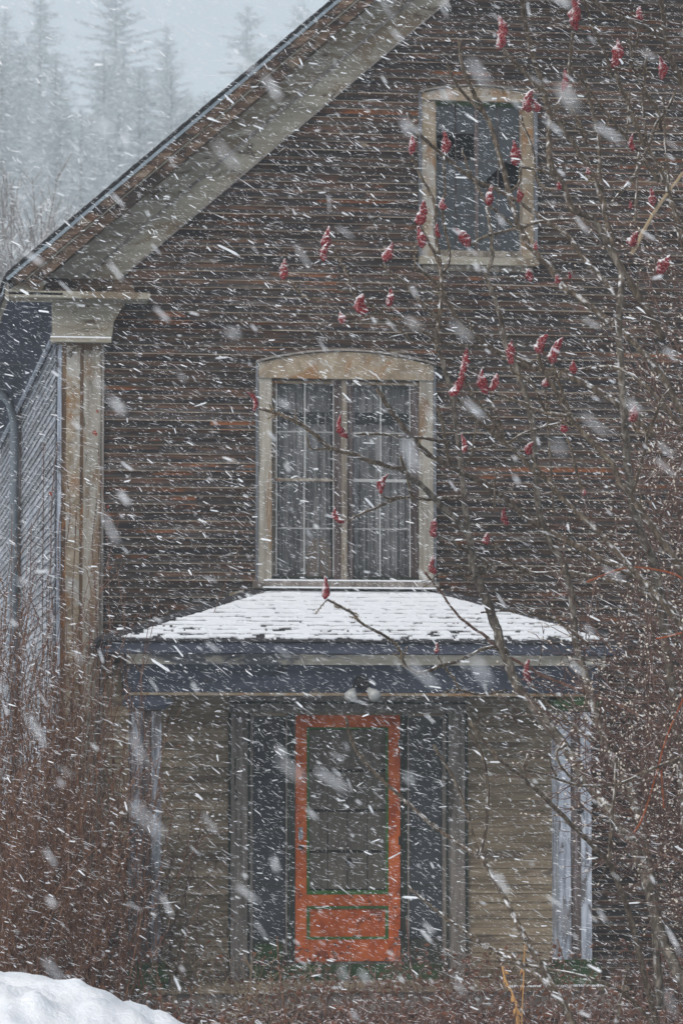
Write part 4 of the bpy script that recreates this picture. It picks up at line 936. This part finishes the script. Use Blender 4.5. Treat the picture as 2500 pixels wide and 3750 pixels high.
L48 = H2([(195, 230), (280, 350), (400, 490), (560, 620), (720, 770), (880, 930), (1000, 1050), (1100, 1160), (1150, 1270), (1210, 1430), (1270, 1650), (1310, 1830), (1370, 2060), (1440, 2300)]); T6.stem(L48, 5.5, 12)
T6.stem(H2([(1145, 480), (1130, 700), (1110, 900), (1098, 1150)]), 5, 6.5)
T6.stem(H2([(550, 560), (660, 580), (780, 620), (900, 655), (1050, 660), (1180, 640), (1330, 570), (1560, 480), (1700, 460)]), 3.5, 6); T6.stem(H2([(760, 470), (800, 550), (900, 655)]), 3.5, 4.5); T6.stem(H2([(820, 400), (770, 430), (760, 470)]), 6, 4); T6.stem(H2([(710, 495), (760, 600)]), 3, 4, 'twig')
T6.stem(H2([(585, 460), (565, 520), (552, 560)]), 9, 5, 'dry_tip', nubs=True)
T6.stem(H2([(1215, 1810), (1190, 1930), (1160, 2080), (1130, 2250)]), 4, 6)
T6.stem(H2([(840, 700), (940, 800), (1090, 930), (1220, 1020), (1400, 1090), (1600, 1150)]), 2.5, 4, m=M['twig'])

# ------------------------------------------------------------------ twiggy shrubs with pale buds
def shrub(label, seed, base, Y, targets, nst, cat='shrub', twm='twig', budr=1.0, grp='budding shrubs beside the porch'):
    """stems rise from the foot and arch towards the crown; side twigs carry buds"""
    rr = random.Random(seed); foot = at(base[0], base[1], Y); foot.z = 0
    root = thing('budding_shrub', label, cat, (foot.x, Y, 0), grp); sc = 1 / pxm(Y)
    for i in range(nst):
        tx, ty = rr.choice(targets); tx += rr.uniform(-130, 130); ty += rr.uniform(-160, 160)
        y1 = Y + rr.uniform(-.9, .7); tip = at(tx, ty, y1); f0 = foot + Vector((rr.uniform(-.4, .4), rr.uniform(-.35, .35), 0))
        mid = f0.lerp(tip, .5) + Vector((rr.uniform(.1, .5), rr.uniform(-.2, .2), rr.uniform(.05, .4)))
        P = spline([f0, mid, tip], 8); n = len(P)
        P = [p + Vector((noise.noise(p * 2.1 + Vector((i, 0, 0))), noise.noise(p * 2.1 + Vector((0, i, 0))), noise.noise(p * 2.1 + Vector((0, 0, i))))) * .05 for p in P]
        b = MB(); b.tube(P, [sc * (4.2 - 2.6 * j / (n - 1)) for j in range(n)], 5)
        buds = MB()
        for q in range(rr.randint(10, 15)):
            t = rr.uniform(.35, .98); k0 = min(n - 2, int(t * (n - 1))); p = P[k0].lerp(P[k0 + 1], t * (n - 1) - k0); d = (P[k0 + 1] - P[k0]).normalized()
            sd = (d.cross(Vector((0, 1, 0))) * rr.choice((-1, 1)) + Vector((0, rr.uniform(-.7, .7), 0)) + d * rr.uniform(.3, 1.1)).normalized()
            L = rr.uniform(.18, .62); m_ = p + sd * L * .5 + Vector((0, 0, -.02)); e = p + sd * L + Vector((rr.uniform(-.05, .05), 0, rr.uniform(0, .12)))
            Q = spline([p, m_, e], 4); b.tube(Q, [sc * (2.5 - 1.3 * j / (len(Q) - 1)) for j in range(len(Q))], 4)
            for z_ in range(rr.randint(3, 6)):
                u = rr.uniform(.15, 1); k1 = min(len(Q) - 2, int(u * (len(Q) - 1))); pp = Q[k1].lerp(Q[k1 + 1], u * (len(Q) - 1) - k1)
                s2 = (sd * rr.uniform(.4, 1) + Vector((rr.uniform(-.7, .5), rr.uniform(-.5, .5), rr.uniform(-.2, .9)))).normalized()
                if rr.random() < .5:
                    l2 = rr.uniform(.05, .22); b.tube([pp, pp + s2 * l2 * .5 + Vector((0, 0, .01)), pp + s2 * l2], [sc * 1.7, sc * 1.4, sc * 1], 4); pp = pp + s2 * l2
                buds.bud(pp, s2, sc * rr.uniform(9, 16) * budr, sc * rr.uniform(2.8, 4.4) * budr)
        st = b.build('stem', M[twm], root, True); o = buds.build('buds', M['bud'], st); o['kind'] = 'stuff'
tg = lambda *a: list(a)
shrub('budding shrub arching over the right end of the porch roof', 5, (2850, 3700), -9.4, tg((2100, 2150), (2050, 2400), (2200, 2250), (2000, 2550), (2150, 2500), (2250, 1950)), 18)
shrub('budding shrub whose twigs reach under the porch eave', 6, (3000, 3700), -10.4, tg((1950, 2650), (2150, 2750), (2250, 2600), (2300, 2850), (2080, 2620), (2350, 2400)), 16)
shrub('dense budding shrub at the edge of the picture beside the upper wall', 7, (2850, 3700), -8.8, tg((2300, 1500), (2420, 1300), (2250, 1750), (2450, 1700), (2350, 2000), (2480, 1050)), 20)
shrub('red twigged shrub at the right edge beside the porch post', 8, (3050, 3700), -9.9, tg((2480, 2200), (2420, 2500), (2500, 2750), (2400, 2950), (2350, 2700), (2450, 1900)), 15)
shrub('thin hazy shrub high against the gable siding', 9, (2950, 3700), -6.5, tg((2380, 800), (2450, 500), (2300, 1000), (2480, 900), (2250, 1200)), 12)
# orange bramble whips
br = thing('bramble', 'arching orange red bramble whips at the right edge', 'bramble', (at(2600, 3700, -11).x, -11, 0))
for pts in ([(2500, 2560), (2440, 2700), (2395, 2860), (2350, 3000), (2320, 3050)], [(2150, 2130), (2290, 2080), (2420, 2090), (2500, 2120), (2580, 2190)], [(2400, 2340), (2450, 2330), (2520, 2310)], [(2420, 2820), (2425, 2900), (2430, 2960)]):
    P = spline([at(x, y, -11 + .2 * math.sin(x / 90)) for x, y in pts], 6); b = MB(); b.tube(P, [.0055] * len(P), 5); b.build('whip', M['twig_orange'], br, True)

# ------------------------------------------------------------------ brush at the left corner, vines, weeds
def brush(name, label, cat, seed, foot, n, hmin, hmax, spread, lean, m, leaf=0.0, grp=None, rad=.0052, leafm='dryleaf', twigs=5):
    rr = random.Random(seed); root = thing(name, label, cat, (foot[0], foot[1], 0), grp); b = MB(); lf = MB()
    for i in range(n):
        p = Vector((foot[0] + rr.gauss(0, spread[0]), foot[1] + rr.gauss(0, spread[1]), 0)); h = rr.uniform(hmin, hmax)
        a = Vector((rr.gauss(lean, .13), rr.gauss(0, .12), 1)); pts = [p]
        for s_ in range(1, 7):
            pts.append(p + a * h * s_ / 6 + Vector((rr.gauss(0, .035), rr.gauss(0, .03), 0)) * s_ ** .6 + Vector((0, 0, -.04 * h * (s_ / 6) ** 3)))
        b.tube(pts, [rad * (1.25 - .13 * s_) for s_ in range(7)], 4, False)
        for q in range(twigs):
            k0 = rr.randint(1, 5); o = pts[k0]; d = Vector((rr.gauss(0, .55), rr.gauss(0, .5), rr.uniform(.1, 1))).normalized(); L = rr.uniform(.12, .5) * min(1, h)
            e = o + d * L; b.tube([o, o + d * L * .5 + Vector((rr.gauss(0, .02), 0, .015)), e], [rad * .7, rad * .55, rad * .35], 3, False)
            if rr.random() < leaf: lf.leaf(e, d + Vector((rr.gauss(0, .4), 0, -.7)), Vector((rr.gauss(0, 1), -1, rr.gauss(0, 1))), rr.uniform(.025, .06), rr.uniform(.015, .035))
    o = b.build('canes', M[m], root); o['kind'] = 'stuff'
    if lf.f: o = lf.build('dry_leaves', M[leafm], root); o['kind'] = 'stuff'
g_ = 'brown brush at the house corner'
brush('brush', 'tall brown brush standing against the side wall below the eave', 'bush', 21, (-.7, -.8), 190, 2.2, 4.5, (.33, .5), .0, 'cane', .5, g_)
brush('brush', 'brown brush in front of the corner pilaster', 'bush', 22, (-.02, -1.5), 160, 1.6, 3.7, (.25, .4), .0, 'cane', .55, g_)
brush('brush', 'red brown brush pressed between the pilaster and the porch post', 'bush', 23, (.6, -.6), 80, 1.0, 2.5, (.13, .2), .0, 'twig', .6, g_)
brush('brush', 'lower tangle of brown brush behind the snow bank', 'bush', 24, (-.7, -3.0), 190, 1.0, 2.5, (.6, .5), .0, 'cane', .5, g_)
brush('brush', 'straw coloured brush around the foot of the bare porch post', 'bush', 25, (1.25, -2.1), 26, .3, .8, (.25, .25), .02, 'nub', .5, g_, .003)
# vines up the corner
vr = thing('corner_vine', 'leafless red brown vine climbing the corner pilaster', 'vine', (.1, -.09, 0))
rr = random.Random(4)
for i in range(13):
    x = rr.uniform(-.05, .4); top = rr.uniform(2.9, 5.0); pts = []
    for s_ in range(12):
        x += rr.gauss(0, .035); pts.append(Vector((min(.5, max(-.12, x)), -.1 - rr.uniform(0, .05), top * s_ / 11)))
    P = spline(pts, 3); b = MB(); b.tube(P, [.0045] * len(P), 4)
    for q in range(9):
        o = rr.choice(P[6:]); d = Vector((rr.gauss(0, 1), rr.uniform(-.6, .1), rr.uniform(-.2, 1))).normalized(); L = rr.uniform(.06, .3)
        b.tube([o, o + d * L * .5 + Vector((0, 0, .02)), o + d * L], [.003, .0025, .0015], 3)
    b.build('vine_stem', M['twig'], vr, True)
for (px, py, s_) in ((357, 1500, .035), (348, 1575, .055), (185, 1800, .04), (395, 1850, .03)):
    b = MB(); p = at(px, py, -.14); b.leaf(p, Vector((.2, -.2, -1)), Vector((.2, -1, .1)), s_, s_ * .7); b.leaf(p, Vector((-.5, -.1, -.8)), Vector((-.2, -1, .3)), s_ * .8, s_ * .5); b.build('vine_leaf', M['vineleaf'], vr)
# undergrowth in front of the porch
rr = random.Random(31); b = MB(); lf = MB()
for i in range(3600):
    x = rr.uniform(-2.4, 7.5); y = -1.45 - 5 * rr.random() ** 1.7; h = rr.uniform(.2, .72) * (1.2 if y > -3 else .75)
    if .5 < x < 1.4 and y > -3.6: h *= .45
    p = Vector((x, y, 0)); d = Vector((rr.gauss(0, .45), rr.gauss(0, .3), 1)); e = p + d * h
    b.tube([p, p + d * h * .5 + Vector((rr.gauss(0, .04), 0, 0)), e + Vector((0, 0, -.05 * h))], [.0035, .003, .0015], 3, False)
    for q in range(3): lf.leaf(p + d * h * rr.uniform(.15, 1), Vector((rr.gauss(0, 1), rr.gauss(0, .6), rr.uniform(-.9, .4))), Vector((rr.gauss(0, 1), -1, rr.gauss(0, 1))), rr.uniform(.03, .075), rr.uniform(.018, .045))
ug = b.build('undergrowth', M['twig']); tag(ug, 'low brown undergrowth of stalks in front of the porch', kind='stuff')
tag(lf.build('fallen_leaves', M['dryleaf']), 'dry russet leaves caught in the undergrowth', kind='stuff')
g_ = 'dead weed stalks in front of the porch'
def weed(label, pts, Y, r=.005, m='cane', tufts=0, name='weed_stalk'):
    P = spline([at(x, y, Y + .05 * math.sin(y / 60)) for x, y in pts], 5); f = P[-1].copy(); f.z = min(f.z, 0.02); P.append(f)
    root = thing(name, label, 'weed', (f.x, Y, 0), g_); b = MB(); b.tube(P, [r] * len(P), 5); b.build('stalk', M[m], root, True)
    if tufts:
        lf = MB(); rr = random.Random(len(pts) + tufts)
        for i in range(tufts):
            o = rr.choice(P[:-3]); lf.leaf(o, Vector((rr.gauss(0, .5), rr.gauss(0, .3), -1)), Vector((rr.gauss(0, 1), -1, 0)), rr.uniform(.03, .08), rr.uniform(.01, .02))
        q = lf.build('withered_leaves', M[m], root); q['kind'] = 'stuff'
weed('red brown weed stalk rising past the bottom corner of the orange door', [(1487, 3365), (1496, 3460), (1508, 3560), (1535, 3650), (1570, 3760)], -7.0, .006, 'twig')
weed('short stalk in front of the dark sidelight beside the number', [(1015, 3430), (1020, 3520), (1030, 3620), (1050, 3760)], -7.0, .006)
weed('withered orange weed hanging with curled leaves', [(1838, 3540), (1850, 3590), (1875, 3640), (1892, 3700), (1898, 3790)], -7.3, .006, 'straw', 30)
weed('straw weed bent over at its tip', [(1945, 3462), (1923, 3460), (1918, 3520), (1916, 3600), (1912, 3680), (1908, 3790)], -7.2, .004, 'straw', 10)
weed('thin weed stalk in front of the pale porch post', [(2040, 3440), (2060, 3510), (2085, 3600), (2090, 3700), (2095, 3780)], -6.6, .004)
weed('forked weed stalk near the porch step', [(1135, 3560), (1170, 3640), (1190, 3700), (1200, 3780)], -7.0, .005)
weed('leaning weed stalk below the numbered casing', [(1345, 3540), (1400, 3630), (1440, 3720), (1450, 3790)], -7.1, .005, 'twig')
weed('pale weed stalk beside the green plinth', [(2180, 3540), (2140, 3620), (2120, 3700), (2110, 3790)], -6.8, .004, 'cane')

# ------------------------------------------------------------------ conifers in the snow fog, saplings behind the house
def conifer(seed, H, W, sparse):
    rr = random.Random(seed); b = MB(); t = MB()
    t.tube([Vector((0, 0, 0)), Vector((.1, 0, H * .5)), Vector((0, 0, H))], [H * .016, H * .009, .03], 7)
    z = H * .12
    while z < H * .985:
        u = 1 - z / H; R_ = W * (u ** .62) * rr.uniform(.6, 1.2) + .3; k_ = 6 if u > .15 else 4; a0 = rr.uniform(0, 6)
        for i in range(k_):
            if rr.random() < sparse: continue
            a = a0 + i * 2 * math.pi / k_ + rr.gauss(0, .2); d = Vector((math.cos(a), math.sin(a), rr.uniform(-.25, .12) + .5 * (1 - u) ** 3)); L = R_ * rr.uniform(.4, 1.35)
            o = Vector((0, 0, z)); n_ = max(3, int(L * 2.2))
            for q in range(n_):
                s_ = (q + .5) / n_; p = o + d * L * s_ + Vector((0, 0, -.1 * L * s_ * s_ + .1 * L * s_ ** 3)); w_ = (.75 - .3 * s_) * min(1.2, L * .5 + .25)
                for sg in (-1, 1):
                    dd = (d + Vector((-d.y, d.x, 0)) * sg * rr.uniform(.5, 1.2) + Vector((0, 0, rr.uniform(-.35, .15)))).normalized()
                    b.leaf(p, dd, Vector((rr.gauss(0, .3), rr.gauss(0, .3), 1)), w_ * rr.uniform(.8, 1.5), w_ * .45)
                    b.leaf(p, dd + Vector((0, 0, -.5)), Vector((rr.gauss(0, 1), rr.gauss(0, 1), .3)), w_ * rr.uniform(.6, 1.0), w_ * .4)
        z += rr.uniform(.5, .8) * (.7 + .6 * u)
    return t, b
protos = []
for (sd, H, W, sp) in ((1, 27, 6.4, .16), (2, 25, 8.2, .32), (3, 30, 6.0, .2)):
    t, b = conifer(sd, H, W, sp)
    tm = bpy.data.meshes.new('trunk'); tm.from_pydata(t.v, [], t.f); tm.materials.append(M['conebark'])
    cm = bpy.data.meshes.new('crown'); cm.from_pydata(b.v, [], b.f); cm.materials.append(M['needle']); protos.append((tm, cm, H))
def place_tree(px, py, Y, kind, label, H=None):
    """a conifer whose top stands behind pixel (px, py)"""
    Y *= 1.5; top = at(px, py, Y); tm, cm, H0 = protos[kind]; gz = terrain(top.x, Y); h = top.z - gz
    s_ = max(.45, min(1.7, h / H0))
    r = thing('conifer', label, 'tree', (top.x, Y, top.z - H0 * s_), 'conifers fading into the snowfall')
    r.scale = (s_,) * 3; r.rotation_euler.z = rnd(0, 6.28)
    for nm, me_ in (('trunk', tm), ('crown', cm)):
        o = bpy.data.objects.new(nm, me_); col.objects.link(o); o.parent = r
place_tree(425, -70, 330, 1, 'tallest broad pine, its top cut by the upper edge of the picture')
place_tree(905, 18, 370, 0, 'pointed conifer alone on the pale sky beside the rake')
place_tree(610, 85, 340, 2, 'narrow conifer between the tallest pine and the lone pointed one')
place_tree(1110, 10, 390, 1, 'faint conifer half hidden by the top of the rake')
place_tree(150, -70, 320, 2, 'tall dim conifer at the upper left edge')
place_tree(20, 30, 325, 0, 'dim conifer at the far left edge of the sky')
rr = random.Random(77)
for i in range(95):
    px = rr.uniform(-260, 1050); lim = 1020 - .843 * px; Y = rr.uniform(210, 350)
    py = max(110 + max(0, px - 300) * .42, rr.uniform(100, 620) if px < 640 else rr.uniform(240, 420))
    if py > lim + 60: py = lim - rr.uniform(20, 150)
    if px > 640 and py < 330: py = rr.uniform(330, 420)
    place_tree(px, py, Y, rr.randrange(3), 'conifer lost in the white snowfall on the hillside')
for (px, py, Y, sd, lab) in ((40, 745, 24, 1, 'low frosted sapling behind the eave, second from the picture edge'), (110, 800, 26, 2, 'frosted bare sapling behind the gutter corner'), (150, 740, 28, 3, 'taller frosted sapling with a single whip above the gutter'), (-40, 760, 23, 4, 'frosted sapling cut by the left edge')):
    top = at(px, py, Y); rr = random.Random(sd); root = thing('bare_sapling', lab, 'tree', (top.x, Y, 0), 'frosted saplings behind the house'); b = MB(); H = top.z
    b.tube([Vector((top.x, Y, 0)), Vector((top.x + .1, Y, H * .5)), top], [.07, .045, .01], 6); b.build('trunk', M['sapling'], root); b = MB()
    for i in range(150):
        z = H * rr.uniform(.35, .97); o = Vector((top.x + rr.gauss(0, .25), Y + rr.gauss(0, .3), z)); L = rr.uniform(.5, 1.8) * (1.2 - .7 * z / H); d = Vector((rr.gauss(0, .42), rr.gauss(0, .4), 1)).normalized()
        b.tube([o, o + d * L * .5 + Vector((rr.gauss(0, .05), 0, 0)), o + d * L], [.014, .01, .005], 3, False)
        for q in range(5):
            oo = o + d * L * rr.uniform(.2, .95); d2 = (d + Vector((rr.gauss(0, .6), rr.gauss(0, .5), .1))).normalized(); b.tube([oo, oo + d2 * rr.uniform(.15, .5)], [.007, .004], 3, False)
    o = b.build('branches', M['sapling'], root); o['kind'] = 'stuff'

# ------------------------------------------------------------------ falling snow
rr = random.Random(99); b = MB()
right = ROT @ Vector((1, 0, 0)); upv = ROT @ Vector((0, 1, 0)); fwd = ROT @ Vector((0, 0, -1))
def flake(p, L, W, ang):
    d = Vector((math.cos(ang), rr.gauss(0, .25), -math.sin(ang))).normalized(); a = d.cross(Vector((rr.gauss(0, 1), rr.gauss(0, 1), rr.gauss(0, 1)))).normalized(); c = d.cross(a)
    m1, m2 = p - d * L * rr.uniform(.2, .4), p + d * L * rr.uniform(.2, .4); vs = [p - d * L / 2]
    for m_ in (m1, m2):
        r1 = W / 2 * rr.uniform(.75, 1.15)
        for j in range(3):
            t_ = 2.094 * j + (.5 if m_ is m2 else 0); vs.append(m_ + (a * math.cos(t_) + c * math.sin(t_)) * r1)
    vs.append(p + d * L / 2)
    b.add(vs, [(0, 2, 1), (0, 3, 2), (0, 1, 3), (1, 2, 5, 4), (2, 3, 6, 5), (3, 1, 4, 6), (4, 5, 7), (5, 6, 7), (6, 4, 7)])
def fleck(p, L, W, ang):
    """a small flake: three-sided spindle"""
    d = Vector((math.cos(ang), rr.gauss(0, .2), -math.sin(ang))).normalized(); a = d.cross(Vector((rr.random() - .5, rr.random() - .5, rr.random() - .5))).normalized() * (W / 2); c = d.cross(a); q = p + d * L * rr.uniform(-.2, .2)
    n_ = len(b.v); e = d * (L / 2); b.v.extend(((p - e)[:], (q + a)[:], (q - a * .5 + c * .87)[:], (q - a * .5 - c * .87)[:], (p + e)[:]))
    b.f.extend(((n_, n_ + 2, n_ + 1), (n_, n_ + 3, n_ + 2), (n_, n_ + 1, n_ + 3), (n_ + 4, n_ + 1, n_ + 2), (n_ + 4, n_ + 2, n_ + 3), (n_ + 4, n_ + 3, n_ + 1))); b.mi.extend((0,) * 6)
def air(d, m_=1.25):
    return CAM + fwd * d + right * (rr.uniform(-.5, .5) * 2500 / F * d * m_) + upv * (rr.uniform(-.5, .5) * 3750 / F * d * m_)
for i in range(70000):                            # the fine drift in front of the wall
    d = (rr.uniform(15.0 ** 3, 29.4 ** 3)) ** (1 / 3); p = air(d)
    if p.y > -.3 or p.z < .05: continue
    s_ = math.exp(rr.gauss(0, .45)); fleck(p, .026 * s_ * rr.uniform(.5, 1.3), .0015 * s_ ** .7, rr.gauss(R(20), R(15)))
for i in range(22000):                            # flakes one can pick out
    d = (rr.uniform(9.0 ** 3, 29.0 ** 3)) ** (1 / 3); p = air(d)
    if p.y > -.35 or p.z < .05 or rr.random() > (d / 29) ** 1.2: continue
    s_ = math.exp(rr.gauss(-.1, .62)); near = max(0, 1 - d / 16); s_ *= .45 + .55 * d / 29
    flake(p, .021 * s_ * rr.uniform(.45, 1.2), .0042 * s_ ** .8, rr.gauss(R(25 + 25 * near), R(20)))
for i in range(260):                              # close ones, out of focus
    d = rr.uniform(3.2, 11.0); p = air(d)
    if p.z > .1: flake(p, rr.uniform(.016, .055), rr.uniform(.002, .0065), rr.gauss(R(46), R(13)))
for i in range(22000):                            # beyond the eave, in front of the hill
    y = rr.uniform(.5, 70); x = rr.uniform(-9, 7); z = rr.uniform(4, 24)
    if -.6 < x < HW + .6 and y < 10.8 and z < roofz(x) + .3: continue
    s_ = math.exp(rr.gauss(0, .4)); fleck(Vector((x, y, z)), .05 * s_, .009 * s_, rr.gauss(R(24), R(17)))
tag(b.build('falling_snow', M['flake']), 'wind driven snowflakes filling the air', kind='stuff')

# ------------------------------------------------------------------ haze
k = NT('snow_haze'); v = k.n('ShaderNodeVolumePrincipled'); v.inputs['Color'].default_value = (.88, .96, .99, 1); v.inputs['Density'].default_value = 0.0014; v.inputs['Anisotropy'].default_value = 0.0
k.l(v.outputs[0], k.out.inputs['Volume'])
b = MB(); b.box(-450, 450, -60, 800, -1.5, 175); o = b.build('haze', k.m); tag(o, 'pale snow haze thickening with distance', kind='stuff')
